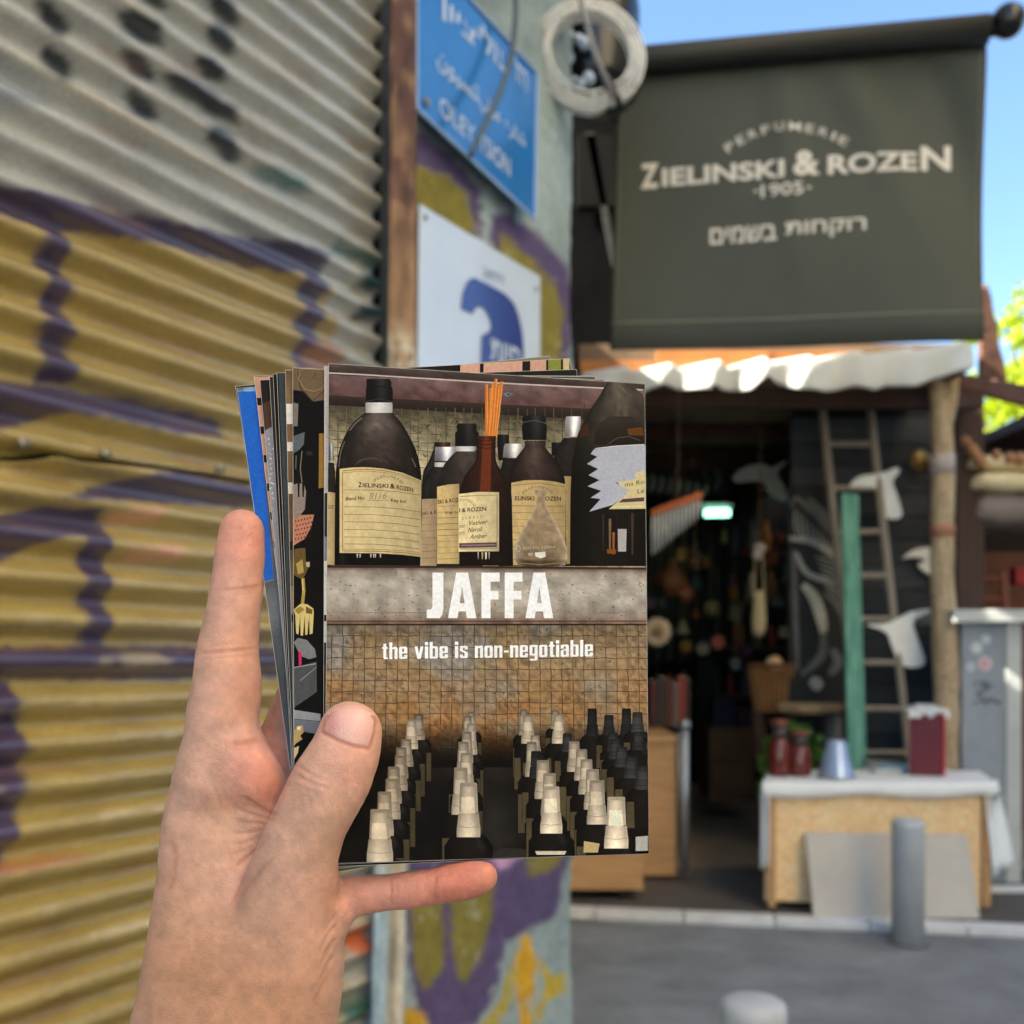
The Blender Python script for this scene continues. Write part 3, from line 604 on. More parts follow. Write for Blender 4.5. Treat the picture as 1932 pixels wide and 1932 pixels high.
# posts at the shop corner
def trunk(name, pts, m_, label, cat, cols=None, seg=14):
    P3 = [P(x, y, Y) for x, y, r, Y in pts]; rr = [r/F*Y for x, y, r, Y in pts]
    q = spline([(*p, r) for p, r in zip(P3, rr)], 6); mm = MB(); n = len(q)
    mm.tube([Vector(a[:3])+Vector((random.uniform(-.004, .004), 0, 0)) for a in q], [a[3]*random.uniform(.94, 1.06) for a in q], seg)
    return mm
PEEL = mat('peeled_trunk', lin((150, 122, 92)), .8, .3, 4, col2=lin((208, 188, 156)), bump=.006, bscale=40, streak=(5, 5, .8), grain=(30, .2))
pp = thing('trunk_post', 'peeled tree trunk post holding up the shop roof', 'post', (P(1780, 0, 6.35).x, 6.35, 0.05))
mm = trunk('t', [(1780, 1668, 25, 6.35), (1782, 1480, 24, 6.35), (1786, 1280, 23, 6.35), (1778, 1080, 22, 6.35), (1779, 900, 22, 6.35), (1775, 770, 20, 6.35), (1768, 690, 17, 6.35)], PEEL, '', '')
mm.build('trunk', PEEL, pp, True)
mm = trunk('t', [(1779, 830, 12, 6.33), (1790, 770, 14, 6.33), (1797, 700, 15, 6.33)], PEEL, '', ''); mm.build('fork', PEEL, pp, True)
for (ya, yb, c, nm) in ((858, 896, (176, 164, 158), 'tape'), (992, 1012, (168, 116, 90), 'tape')):
    m = MB(); a, b = P(1778, ya, 6.35), P(1778, yb, 6.35); m.tube([a, b], .0745, 16); m.build(nm, mat('tape_%d' % ya, lin(c), .6, .1, 8), pp, True)
dp = MB(); rect(dp, 1806, 770, 1858, 1662, 6.7, .16); o = bevel(dp.build('dark_post', DKWOOD), .01); tag(o, 'dark brown square post behind the peeled trunk', 'post')

# ladder, green plank
lad = thing('wooden_ladder', 'tall wooden ladder leaning on the black plank wall', 'ladder', P(1690, 1470, 6.5))
LW = mat('ladder_wood', lin((150, 138, 124)), .75, .2, 6, bump=.002, bscale=70, streak=(5, 5, .6))
m = MB(); m.tube([P(1634, 700, 6.85), P(1722, 1485, 6.45)], .026, 8); m.build('rail', LW, lad)
m = MB(); m.tube([P(1544, 700, 6.85), P(1628, 1485, 6.45)], .026, 8); m.build('rail', LW, lad)
for y in (755, 838, 921, 1003, 1086, 1168, 1250, 1337, 1420):
    t = (y-700)/785; Y = 6.85-.4*t; a = P(1544+84*t, y, Y); b = P(1634+88*t, y, Y); m = MB(); m.tube([a, b], .019, 8); m.build('rung', LW, lad)
GPAINT = mat('chipped_green_paint', lin((28, 104, 84)), .6, .3, 8, col2=lin((120, 176, 156)), streak=(5, 5, .35), bump=.002, bscale=60)
m = MB(); m.prism([P(1588, 930, 6.4), P(1620, 932, 6.4), P(1636, 1470, 6.25), P(1602, 1470, 6.25)], (0, .035, 0)); o = bevel(m.build('green_plank', GPAINT), .004); tag(o, 'chipped sea green plank propped upright before the ladder', 'plank')

# white gull cut-outs
z6 = zc(1148, 697, .4058)
GULL = mat('gull_white', lin((240, 238, 232)), .75, .1, 8)
gulls = [
 ([(575, 505), (610, 470), (655, 446), (720, 440), (760, 455), (820, 425), (826, 440), (788, 480), (815, 540), (835, 610), (792, 605), (745, 570), (720, 522), (650, 520), (600, 525)], 8.2, 'white wooden gull hanging in the dark shop beside the wind chime'),
 ([(1120, 545), (1160, 500), (1230, 488), (1290, 475), (1340, 455), (1356, 475), (1322, 520), (1342, 580), (1366, 680), (1300, 692), (1262, 640), (1250, 562), (1180, 545)], 6.72, 'white gull cut-out at the top of the ladder above green plank'),
 ([(1365, 880), (1420, 840), (1490, 828), (1545, 850), (1560, 960), (1490, 952), (1440, 910), (1478, 886), (1420, 872)], 6.9, 'small white gull cut-out close beside the peeled trunk post'),
 ([(1190, 1185), (1300, 1180), (1400, 1130), (1490, 1113), (1492, 1130), (1420, 1172), (1442, 1260), (1472, 1370), (1370, 1378), (1320, 1290), (1290, 1222)], 6.55, 'large white gull cut-out low on the ladder above the burgundy case')]
for pts, Y, lab in gulls:
    q = spline(z6(pts)+[z6(pts)[0]], 3)[:-1]; m = MB(); m.prism([P(x, y, Y) for x, y in q], (0, .018, 0)); o = bevel(m.build('gull_cutout', GULL), .004); tag(o, lab, 'bird ornament', 'white gulls hung about the shop')
m = MB(); m.tube([P(1150+.4058*700, 697+.4058*450, 8.2), P(1432, 730, 8.2)], .003, 6); o = m.build('string', mat('string_tan', lin((120, 96, 78)), .8, .1, 9)); tag(o, 'thin string from which the hanging gull dangles', 'string')

# painted boards: grey fish bones on black
GREYP = mat('grey_paint_strokes', lin((150, 150, 146)), .8, .25, 9); GREYD = mat('dim_grey_strokes', lin((96, 96, 94)), .8, .25, 9)
def strokes(name, board, Y, lines, label):
    t = thing(name, label, 'painted board', P((board[0]+board[2])/2, board[3], Y)); m = MB(); rect(m, *board, Y, .03); m.build('board', BLACKW, t)
    for pts, w_, mt in lines:
        q = spline(z6(pts), 6); vs = []; n = len(q)
        for i, p in enumerate(q):
            d = (q[min(i+1, n-1)]-q[max(i-1, 0)]); d = np.array([-d[1], d[0]])/max(np.linalg.norm(d), 1e-6); ww = w_*.4058/2*(.55+.45*math.sin(math.pi*i/(n-1)))
            vs += [tuple(P(*(p+d*ww), Y-.004)), tuple(P(*(p-d*ww), Y-.004))]
        mkobj('brush_stroke', vs, [(2*i, 2*i+1, 2*i+3, 2*i+2) for i in range(n-1)], mt, t)
L_ = [([(845, 640), (880, 600), (1000, 720), (1090, 830)], 20, GREYD), ([(840, 785), (950, 800), (1060, 870), (1100, 900)], 34, GREYP), ([(870, 850), (930, 950), (1080, 1000)], 26, GREYP), ([(930, 600), (1000, 680), (1070, 760)], 44, GREYD),
      ([(905, 1000), (955, 1060), (990, 1160), (1000, 1230)], 52, mat('cream_strokes', lin((186, 178, 158)), .8, .2, 9)), ([(1000, 1220), (990, 1330), (900, 1420)], 40, GREYD), ([(860, 840), (868, 1100), (880, 1400)], 26, GREYD), ([(1040, 1300), (1070, 1360), (1030, 1420)], 46, GREYD), ([(1000, 1040), (1060, 1090), (1090, 1180)], 24, GREYD), ([(940, 1440), (990, 1480)], 60, GREYP)]
for k in range(9): L_.append(([(870+k*24, 650+k*22), (866+k*24, 720+k*16), (880+k*22, 770+k*10)], 9, GREYP))
for k in range(7): L_.append(([(960+k*8, 870+k*22), (1040, 890+k*24), (1095, 930+k*26)], 7, GREYP))
strokes('fish_mural_board', (1488, 915, 1606, 1420), 6.96, L_, 'black board painted with grey fish bones behind the green plank')
L_ = [([(100, 330), (260, 345), (400, 390), (510, 480), (500, 560)], 30, GREYD), ([(100, 380), (280, 400), (420, 450), (470, 530)], 14, GREYD), ([(100, 290), (300, 310), (470, 400)], 10, GREYD)]
for k in range(9): L_.append(([(120+k*42, 470+k*8), (130+k*40, 520+k*6), (112+k*40, 560+k*4)], 20, GREYP))
strokes('whale_mural_board', (1180, 790, 1372, 935), 8.8, L_, 'black board painted with grey whale jaw at the back of the shop')
z6b = zc(1148, 697, .4058)
m = MB(); rect(m, 1210, 797, 1315, 818, 8.3, .05); o = m.build('ceiling_batten', mat('pale_batten', lin((128, 124, 116)), .7, .2, 5)); tag(o, 'short pale batten fixed under the shop ceiling', 'batten')

# wind chime, lamp, ladle net, wall plate, gourds
wc = thing('wind_chime', 'wind chime of white tubes under an orange wooden bar', 'wind chime', P(1270, 1045, 6.35))
a, b = P(1229, 974, 6.35), P(1325, 940, 6.35); m = MB(); m.prism([a, a+Vector((0, 0, .04)), b+Vector((0, 0, .045)), b], (0, .05, 0)); bevel(m.build('bar', mat('chime_wood', lin((196, 104, 56)), .6, .15, 9), wc), .004)
for k in range(13):
    t = k/12; x = 1232+88*t; m = MB(); m.tube([P(x, 975-31*t, 6.36), P(x, 1046-70*t, 6.36)], .0052, 8); m.build('chime_tube', mat('chime_tubes', lin((246, 246, 242)), .4, .04, 9), wc, True)
m = MB(); m.tube([a*.5+b*.5, P(1282, 720, 6.4)], .003, 6); m.build('cord', MATS['string_tan'], wc)
lt = thing('shop_lamp', 'short glowing greenish tube lamp inside the dark shop', 'lamp', P(1352, 975, 8.0))
m = MB(); m.tube([P(1330, 968, 8.0), P(1376, 967, 8.0)], .03, 12); m.build('tube', mat('lamp_glow', lin((190, 255, 225)), .4, .02, 4, emit=((.35, 1.0, .72), 1.1)), lt, True)
m = MB(); rect(m, 1324, 950, 1382, 956, 8.02, .08); m.build('fitting', mat('lamp_fitting', lin((190, 190, 190)), .5, .1, 4), lt)
ld = thing('net_ladle', 'beige net pouch hanging on strings in the shop doorway', 'net pouch', P(1432, 1205, 7.0)); NETM = mat('beige_net', lin((176, 160, 124)), .85, .25, 25, bump=.004, bscale=160)
m = MB(); c = P(1432, 1203, 7.0); m.lathe(c, [(1e-5, 0), (.03, .015), (.048, .06), (.05, .13), (.043, .22), (.036, .32)], 16); m.build('pouch', NETM, ld, True)
for dx in (-10, 10):
    m = MB(); m.tube([P(1432+dx, 1118, 7.0), P(1432+dx*.6, 1040, 7.0)], .005, 6); m.build('string', NETM, ld)
m = MB(); m.ball(P(1433, 1035, 7.0), .042, 12); m.ball(P(1428, 1048, 6.97), .034, 12); m.build('knot', mat('pale_knot', lin((168, 160, 150)), .8, .2, 12), ld, True)
m = MB(); m.tube([P(1433, 1028, 7.0), P(1436, 730, 7.2)], .0035, 6); m.build('cord', MATS['string_tan'], ld)
wpl = thing('wooden_plate', 'round cream wooden plate hanging inside the shop doorway', 'plate', P(1240, 1216, 7.4))
c = P(1240, 1192, 7.4); m = MB(); m.tube([c+Vector((0, .02, 0)), c, c-Vector((0, .012, 0)), c-Vector((0, .005, 0))], [.098, .102, .09, .06], 24); m.build('dish', mat('plate_cream', lin((196, 178, 150)), .6, .12, 8), wpl, True)
m = MB(); m.tube([c-Vector((0, .008, 0)), c-Vector((0, .016, 0))], .045, 18); m.build('boss', mat('plate_brown', lin((150, 122, 92)), .6, .12, 8), wpl, True)
for (x, y, r, c, lab) in ((1268, 1098, 27, (104, 66, 42), 'dark brown gourd lantern hanging highest in the shop'), (1292, 1120, 17, (120, 74, 44), 'small brown gourd hanging below the larger gourd'), (1310, 1060, 20, (74, 56, 36), 'dim round gourd lantern deep in the shop')):
    t = thing('gourd', lab, 'gourd', P(x, y+r, 7.8), 'gourds hung in the shop'); m = MB(); cc_ = P(x, y, 7.8); rr = r/F*7.8
    m.lathe(cc_, [(1e-5, -rr), (rr*.7, -rr*.7), (rr, 0), (rr*.75, rr*.65), (rr*.35, rr*1.05), (rr*.28, rr*1.5), (.008, rr*1.7)], 16); m.build('shell', mat('gourd_%d' % x, lin(c), .55, .25, 12), t, True)
    m = MB(); m.tube([cc_+Vector((0, 0, rr*1.65)), cc_+Vector((0, 0, rr*1.65+.9))], .003, 5); m.build('cord', MATS['string_tan'], t)
br = thing('brass_plate', 'round brass plate hung beside the trunk post', 'plate', P(1736, 893, 6.9)); c = P(1736, 870, 6.9)
m = MB(); m.tube([c+Vector((0, .02, 0)), c, c-Vector((0, .01, 0)), c], [.07, .075, .06, .03], 22); m.build('dish', mat('brass', lin((196, 160, 96)), .35, .15, 9, metal=.8), br, True)
m = MB(); m.ball(c, .022, 12); m.build('boss', MATS['brass'], br, True)

# basket with wooden balls
bk = thing('slat_basket', 'tapered brown slatted basket holding pale balls', 'basket', P(1460, 1340, 7.1)); bc = P(1460, 1342, 7.1)
for k in range(26):
    a = k*2*math.pi/26; m = MB(); r0, r1 = .125, .168; d = Vector((math.cos(a), math.sin(a), 0)); m.tube([bc+d*r0, bc+d*r1+Vector((0, 0, .315))], .012, 6); m.build('slat', mat('basket_slat', lin((146, 104, 62)), .7, .25, 10), bk)
m = MB(); m.tube([bc+Vector((math.cos(k*math.pi/14)*.172, math.sin(k*math.pi/14)*.172, .32)) for k in range(29)], .016, 8); m.build('rim', mat('basket_rim', lin((104, 68, 44)), .7, .2, 10), bk, True)
m = MB(); m.lathe(bc, [(.12, .0), (.155, .26), (.14, .262)], 20); m.build('lining', DARK, bk)
m = MB(); m.tube([P(1430, 1340, 7.1), P(1440, 1450, 7.1)], .05, 10); m.build('leg', DKWOOD, bk)
for x, y, r in ((1461, 1254, 17), (1493, 1262, 14)):
    m = MB(); m.ball(P(x, y, 7.08), r/F*7.08, 16); o = m.build('wooden_ball', mat('ball_wood', lin((214, 172, 132)), .5, .12, 9), None, True); tag(o, 'larger pale wooden ball in the slatted basket' if r > 15 else 'smaller pale wooden ball in the slatted basket', 'ball')

# counter, low trolley, books
ct = thing('wood_counter', 'plywood counter just inside the shop doorway', 'counter', (.78, 6.9, .06))
m = MB(); m.span((.56, 6.35, .08), (1.02, 8.0, .90)); m.build('body', PINE, ct)
m = MB(); m.span((.54, 6.33, .902), (1.04, 8.02, .945)); bevel(m.build('worktop', PINE, ct), .005)
for y0_, lab in ((6.28, 'near'), ):
    m = MB(); m.tube([(1.06, y0_, .1), (1.06, y0_, 1.0)], .025, 14); m.build('post', GALV, ct, True)
    m = MB(); m.lathe((1.06, y0_, 1.0), [(.036, 0), (.036, .03), (.02, .05), (1e-5, .052)], 16); m.build('post_cap', GALV, ct, True)
    m = MB(); m.tube([(1.06, y0_, .6), (1.06, 6.34, .6)], .014, 8); m.build('bracket', GALV, ct)
m = MB(); m.tube([(1.13, 6.9, .1), (1.13, 6.9, .93)], .015, 10); m.build('post', GALV, ct, True)
tr = thing('low_trolley', 'low pine trolley box on casters by the kerb', 'trolley', (.6, 5.95, .05))
m = MB(); m.span((.16, 5.80, .115), (.745, 6.25, .36)); bevel(m.build('box', PINE, tr), .006)
m = MB(); m.span((.15, 5.79, .362), (.755, 6.26, .385)); bevel(m.build('lid', PINE, tr), .004)
for x in (.22, .62):
    m = MB(); m.tube([(x-.015, 5.9, .085), (x+.015, 5.9, .085)], .034, 16); cst = m.build('caster', mat('caster_rubber', lin((50, 54, 62)), .6, .2, 9), tr, True)
    m = MB(); m.span((x-.02, 5.885, .095), (x+.02, 5.915, .116)); m.build('caster_fork', GALV, cst)
xb = P(1226, 0, 7.1).x
for k, (w_, h_, c) in enumerate([(16, 88, (74, 30, 28)), (13, 94, (48, 50, 44)), (15, 90, (84, 34, 32)), (10, 84, (104, 98, 88)), (14, 96, (136, 50, 46)), (9, 92, (56, 38, 34))]):
    ww = w_/F*7.1; hh = h_/F*7.1; b = thing('book', ['dark red book', 'olive grey book', 'brick red book', 'pale grey book', 'bright red book', 'brown book'][k]+' standing on the shop counter', 'book', (xb+ww/2, 7.1, .95), 'books on the counter')
    m = MB(); m.span((xb, 7.1, .946), (xb+ww*.94, 7.28, .946+hh)); bevel(m.build('cover', mat('book_%d' % k, lin(c), .6, .15, 8), b), .004)
    m = MB(); m.span((xb+.006, 7.104, .946+hh-.006), (xb+ww*.94-.006, 7.276, .946+hh+.002)); m.build('pages', mat('book_pages', lin((206, 196, 172)), .9, .1, 20), b); xb += ww

# far cabinet and dim things in the back of the shop
fc = thing('brown_cabinet', 'plain brown cabinet in the dim back of the shop', 'cabinet', P(1380, 1500, 8.6))
m = MB(); rect(m, 1338, 1372, 1424, 1510, 8.6, .5); m.build('carcass', mat('cabinet_brown', lin((104, 74, 48)), .7, .2, 4), fc)
for y in (1380, 1440):
    m = MB(); rect(m, 1343, y, 1419, y+54, 8.585, .012); bevel(m.build('door', mat('cabinet_door', lin((116, 84, 54)), .7, .2, 4), fc), .003)
for (x0, y0, x1, y1, Y, c, nm, lab) in ((1345, 1322, 1388, 1372, 8.7, (26, 28, 52), 'navy_box', 'navy blue box on the brown cabinet'), (1392, 1338, 1420, 1371, 8.7, (70, 34, 48), 'plum_box', 'small plum coloured box on the brown cabinet')):
    m = MB(); rect(m, x0, y0, x1, y1, Y, .25); o = bevel(m.build(nm, mat(nm, lin(c), .6, .2, 5)), .01); tag(o, lab, 'box')
CLO = [(1222, 1010, 1300, 1250, 9.2, (52, 60, 54)), (1300, 1000, 1372, 1240, 9.4, (40, 48, 44)), (1316, 1240, 1350, 1360, 9.0, (44, 46, 44))]
for k, (x0, y0, x1, y1, Y, c) in enumerate(CLO):
    nuu, nvv = 26, 12; V = np.zeros((nuu, nvv, 3))
    for i in range(nuu):
        for j in range(nvv):
            q = P(x0+(x1-x0)*i/(nuu-1), y0+(y1-y0)*j/(nvv-1), Y); V[i, j] = (q.x, q.y+.04*math.sin(i*.9+k)*(.4+j/nvv), q.z)
    o = mkobj('hanging_cloth', V.reshape(-1, 3), grid_faces(nuu, nvv), mat('dim_cloth_%d' % k, lin(c), .9, .25, 6), None, True); o.modifiers.new('s', 'SOLIDIFY').thickness = .004
    tag(o, ['dim green cloth hanging under the wind chime', 'dark green cloth hanging under the glowing lamp', 'narrow dark cloth hanging above the counter'][k], 'cloth')

# OSB table with cloth
OSB = mat('osb_board', lin((244, 194, 134)), .7, .3, 9, col2=lin((255, 230, 184)), bump=.002, bscale=60, streak=(1, 1, 2.2), grain=(40, .18))
TY = 5.62; tl, trr = P(1444, 1300, TY).x, P(1868, 1300, TY).x
tb = thing('osb_table', 'chipboard fronted market table under a white cloth', 'table', ((tl+trr)/2, TY, .05))
m = MB(); m.prism([Vector((tl, TY, .10)), Vector((trr-.02, TY, .06)), Vector((trr, TY, .725)), Vector((tl-.0, TY, .725))], (0, .018, 0)); m.build('front_panel', OSB, tb)
m = MB(); m.prism([Vector((tl, TY+.02, .10)), Vector((tl+.014, TY+.02, .10)), Vector((tl+.18, TY+.56, .10)), Vector((tl+.166, TY+.56, .10))], (0, 0, .622)); m.build('side_panel', OSB, tb)
m = MB(); m.prism([Vector((trr-.016, TY+.02, .10)), Vector((trr, TY+.02, .10)), Vector((trr+.16, TY+.56, .10)), Vector((trr+.144, TY+.56, .10))], (0, 0, .622)); m.build('side_panel', OSB, tb)
m = MB(); m.prism([Vector((tl-.015, TY-.015, .727)), Vector((trr+.015, TY-.015, .727)), Vector((trr+.18, TY+.57, .727)), Vector((tl+.16, TY+.57, .727))], (0, 0, .018)); m.build('table_top', OSB, tb)
for x in (tl+.03, trr-.03):
    m = MB(); m.span((x-.02, TY-.032, .07), (x+.02, TY-.002, .70)); bevel(m.build('batten', PINE, tb), .003)
for x in (tl+.06, trr-.035):
    for y in (TY+.04, TY+.5):
        m = MB(); x = x+.28*(y-TY); m.tube([(x-.013, y, .083), (x+.013, y, .083)], .032, 14); cst = m.build('caster', MATS['caster_rubber'], tb, True)
        m = MB(); m.span((x-.018, y-.014, .09), (x+.018, y+.014, .112)); m.build('caster_fork', GALV, cst)
CLOTH = mat('white_tablecloth', lin((246, 246, 244)), .85, .04, 6, bump=.001, bscale=90)
def cloth_pt(u, v):
    """u across (0..1 incl. drops), v front to back"""
    L0, Wd, R0 = .10, trr-tl+.05, .12; s_ = u*(L0+Wd+R0); y = TY-.03+.62*v; wob = .018*math.sin(v*19+u*5)+.012*math.sin(v*41)
    if s_ < L0:
        d = L0-s_; return (tl-.026-.02*min(1, d*4)-wob*d*.8, y, .7495-d*.985)
    if s_ < L0+Wd:
        x = tl-.025+(s_-L0); return (x, y, .7495+.002*math.sin(x*13+v*9))
    d = s_-L0-Wd; fl = .30*min(1, d/.6)**1.3; return (trr+.026+.02*min(1, d*4)+fl+wob*d, y, .7495-d*.93*(.80 if v > .5 else .86))
nu, nv = 110, 26; V = np.array([[cloth_pt(i/(nu-1), j/(nv-1)) for j in range(nv)] for i in range(nu)])
V[:, :, 0] += .30*(V[:, :, 1]-TY+.03)
o = mkobj('tablecloth', V.reshape(-1, 3), grid_faces(nu, nv), CLOTH, None, True); o.modifiers.new('s', 'SOLIDIFY').thickness = .003; tag(o, 'white cloth draped over both ends of the chipboard table', 'tablecloth')
V = []                                                     # short front overhang belongs to the cloth
for i in range(90):
    x = tl-.026+(trr-tl+.052)*i/89
    for j in range(5): V.append((x, TY-.034-.010*math.sin(j/4*math.pi)-.004*math.sin(x*22)*j/4, .751-.075*(j/4)*(1+.12*math.sin(x*9))))
mkobj('front_overhang', np.array(V), grid_faces(90, 5), CLOTH, o, True).modifiers.new('s', 'SOLIDIFY').thickness = .003
def drape(name, pts_top, pts_bot, Y0, Y1, parent, n=16):
    V = []
    for i in range(n):
        u = i/(n-1)
        for j in range(12):
            v = j/11; x = (pts_top[0]*(1-u)+pts_top[1]*u)*(1-v)+(pts_bot[0]*(1-u)+pts_bot[1]*u)*v; y = (pts_top[2]*(1-u)+pts_top[3]*u)*(1-v)+(pts_bot[2]*(1-u)+pts_bot[3]*u)*v
            q = P(x, y, Y0+(Y1-Y0)*u); V.append((q.x, q.y-.02*v*math.sin(u*9+v), q.z))
    mkobj(name, np.array(V), grid_faces(n, 12), CLOTH, parent, True).modifiers.new('s', 'SOLIDIFY').thickness = .003
drape('corner_drape', (1856, 1880, 1476, 1470), (1872, 1916, 1652, 1628), TY-.045, TY+.16, o)
drape('corner_drape', (1436, 1452, 1484, 1490), (1434, 1450, 1640, 1634), TY+.02, TY-.045, o)
SLAB = mat('grey_board', lin((204, 196, 185)), .85, .08, 3, bump=.002, bscale=60)
m = MB(); x0, x1 = P(1535, 0, 5.46).x, P(1845, 0, 5.46).x
m.prism([Vector((x0, 5.44, .012)), Vector((x1, 5.42, .005)), Vector((x1-.015, 5.545, .475)), Vector((x0-.02, 5.545, .485))], (0, .03, 0)); o = bevel(m.build('grey_slab', SLAB), .004); tag(o, 'plain grey slab leaning against the chipboard table front', 'slab')

# things on and behind the table
zt_ = .7535
def jar(x, w_, h_, c, lab):
    Y = TY+.3; q = P(x, 1400, Y); r = w_/2/F*Y; H = h_/F*Y; t = thing('jar', lab, 'jar', (q.x, Y, zt_), 'red jars on the table'); b = Vector((q.x, Y, zt_))
    m = MB(); m.lathe(b, [(r*.9, 0), (r, .02), (r, H*.5), (r*.8, H*.62), (r*.62, H*.68)], 20); m.build('body', mat('red_glass', lin((104, 38, 30)), .15, .2, 9, spec=.7), t, True)
    m = MB(); m.lathe(b, [(r*.64, H*.66), (r*.7, H*.72), (r*.72, H*.92)], 18); nk = m.build('neck', mat('dark_glass', lin((60, 50, 52)), .2, .2, 9), t, True)
    m = MB(); m.lathe(b, [(r*.8, H*.9), (r*.82, H), (1e-5, H*1.01)], 18); m.build('lid', mat('jar_lid', lin((120, 70, 50)), .5, .2, 9), nk, True)
jar(1470, 42, 104, None, 'taller red glass jar on the white tablecloth'); jar(1508, 46, 84, None, 'shorter red glass jar on the white tablecloth')
cn = thing('metal_cone', 'upturned blue grey metal bucket on the tablecloth', 'bucket', (P(1578, 0, TY+.2).x, TY+.2, zt_)); b = Vector(cn.location)
m = MB(); m.lathe(b, [(.100, 0), (.104, .006), (.098, .012), (.055, .205), (.045, .21), (1e-5, .212)], 30); m.build('shell', mat('bluish_metal', lin((176, 194, 224)), .25, .1, 6, metal=.5), cn, True)
m = MB(); m.tube([b+Vector((math.cos(k*math.pi/12)*.103, math.sin(k*math.pi/12)*.103, .006)) for k in range(25)], .006, 8); m.build('rim', GALV, cn, True)
cs = thing('burgundy_case', 'upright burgundy case wrapped in plastic at the top', 'case', (P(1750, 0, TY+.3).x, TY+.3, zt_))
YC = TY+.3; a = P(1716, 1340, YC); b = P(1770, 1450, YC); H = (1456-1338)/F*YC
m = MB(); m.prism([Vector((a.x, YC, zt_)), Vector((b.x, YC-.06, zt_)), Vector((b.x+.055, YC+.06, zt_)), Vector((a.x+.055, YC+.12, zt_))], (0, 0, H)); bevel(m.build('body', mat('burgundy', lin((104, 32, 46)), .5, .12, 6), cs), .005)
m = MB(); m.prism([Vector((b.x+.002, YC-.064, zt_+.002)), Vector((b.x+.012, YC-.066, zt_+.002)), Vector((b.x+.064, YC+.055, zt_+.002)), Vector((b.x+.057, YC+.06, zt_+.002))], (0, 0, H-.004)); m.build('spine', mat('lit_red_spine', lin((196, 36, 48)), .5, .1, 6), cs)  # brighter red paints the light falling on the case's edge
V = []; nn = 22
for i in range(nn):
    for j in range(8):
        t = i/(nn-1); x = a.x-.012+(b.x+.06-a.x)*t; V.append((x, YC-.03+.13*j/7-.03*t, zt_+H+.015+.035*math.sin(t*math.pi)*(.6+.4*math.sin(j*1.7+i))-.05*(1 if j == 0 else 0)))
mkobj('plastic_wrap', np.array(V), grid_faces(nn, 8), mat('plastic_wrap', lin((196, 198, 202)), .2, .1, 9, spec=.7), cs, False).modifiers.new('s', 'SOLIDIFY').thickness = .002
pt = thing('paper_tray', 'shallow tray of papers lying before the ladder', 'tray', (P(1680, 0, TY+.5).x, TY+.5, zt_)); q = Vector(pt.location)
m = MB(); m.box(q+Vector((0, 0, .012)), (.28, .2, .02), .1); bevel(m.build('tray', mat('tray_white', lin((206, 208, 208)), .6, .06, 6), pt), .004)
m = MB(); m.box(q+Vector((.01, -.02, .03)), (.2, .13, .012), .3); m.build('papers', mat('paper_cyan', lin((158, 190, 204)), .7, .1, 6), pt)
m = MB(); m.box(q+Vector((-.02, .05, .045)), (.22, .06, .03), -.1); bevel(m.build('bundle', mat('tray_grey', lin((128, 122, 112)), .7, .2, 9), pt), .006)
pe = thing('pedestal_table', 'small round wooden table with grey stem behind the jars', 'table', P(1545, 1560, 6.75)); q = P(1528, 1332, 6.75); base = .06
m = MB(); m.lathe(q, [(.205, -.045), (.235, -.02), (.235, .012), (.2, .02)], 9, 1.0, .6); m.build('top', WOOD, pe)
m = MB(); sxp = P(1574, 0, 6.75).x; m.lathe((sxp, 6.75, base), [(.13, 0), (.11, .2), (.085, .6), (.075, q.z-.05-base)], 18); m.build('stem', mat('stem_grey', lin((92, 92, 94)), .4, .2, 6, metal=.4), pe, True)
# plant behind the jars
def foliage(name, centre, rad, n, size, m_, parent, seed=1, flat=1.0):
    rg = np.random.default_rng(seed); vs, fs = [], []
    for k in range(n):
        d = rg.normal(size=3); d /= np.linalg.norm(d); r = rg.uniform(.35, 1)**.6; p = np.array(centre)+d*np.array(rad)*r
        a = rg.normal(size=3); a /= np.linalg.norm(a); b = np.cross(a, rg.normal(size=3)); b /= np.linalg.norm(b); c = np.cross(a, b); L = size*rg.uniform(.6, 1.4); w_ = L*.33
        q = [p-a*L*.5, p-a*L*.1+b*w_, p+a*L*.5+c*L*.12, p-a*L*.1-b*w_]; n0 = len(vs); vs += [tuple(x) for x in q]; fs += [(n0, n0+1, n0+2), (n0, n0+2, n0+3)]
    return mkobj(name, vs, fs, m_, parent)
LEAF = mat('shop_leaf', lin((74, 120, 44)), .5, .3, 5, thin=.3)
pl = thing('potted_plant', 'leafy green plant in a pot behind the red jars', 'plant', (P(1490, 0, 6.45).x, 6.45, .06))
foliage('foliage', P(1495, 1420, 6.45), (.20, .12, .20), 420, .055, LEAF, pl, 3); foliage('foliage', P(1448, 1480, 6.4), (.06, .08, .22), 140, .055, LEAF, pl, 4)
m = MB(); m.lathe((P(1490, 0, 6.45).x, 6.45, .06), [(.11, 0), (.15, .32), (.165, .34), (.165, .38), (.13, .38)], 20); m.build('pot', mat('clay_pot', lin((120, 66, 44)), .8, .2, 8), pl, True)
m = MB(); m.tube([(P(1490, 0, 6.45).x, 6.45, .4), P(1495, 1420, 6.45)], .012, 6); m.build('stem', mat('plant_stem', lin((70, 80, 40)), .7, .2, 8), pl)

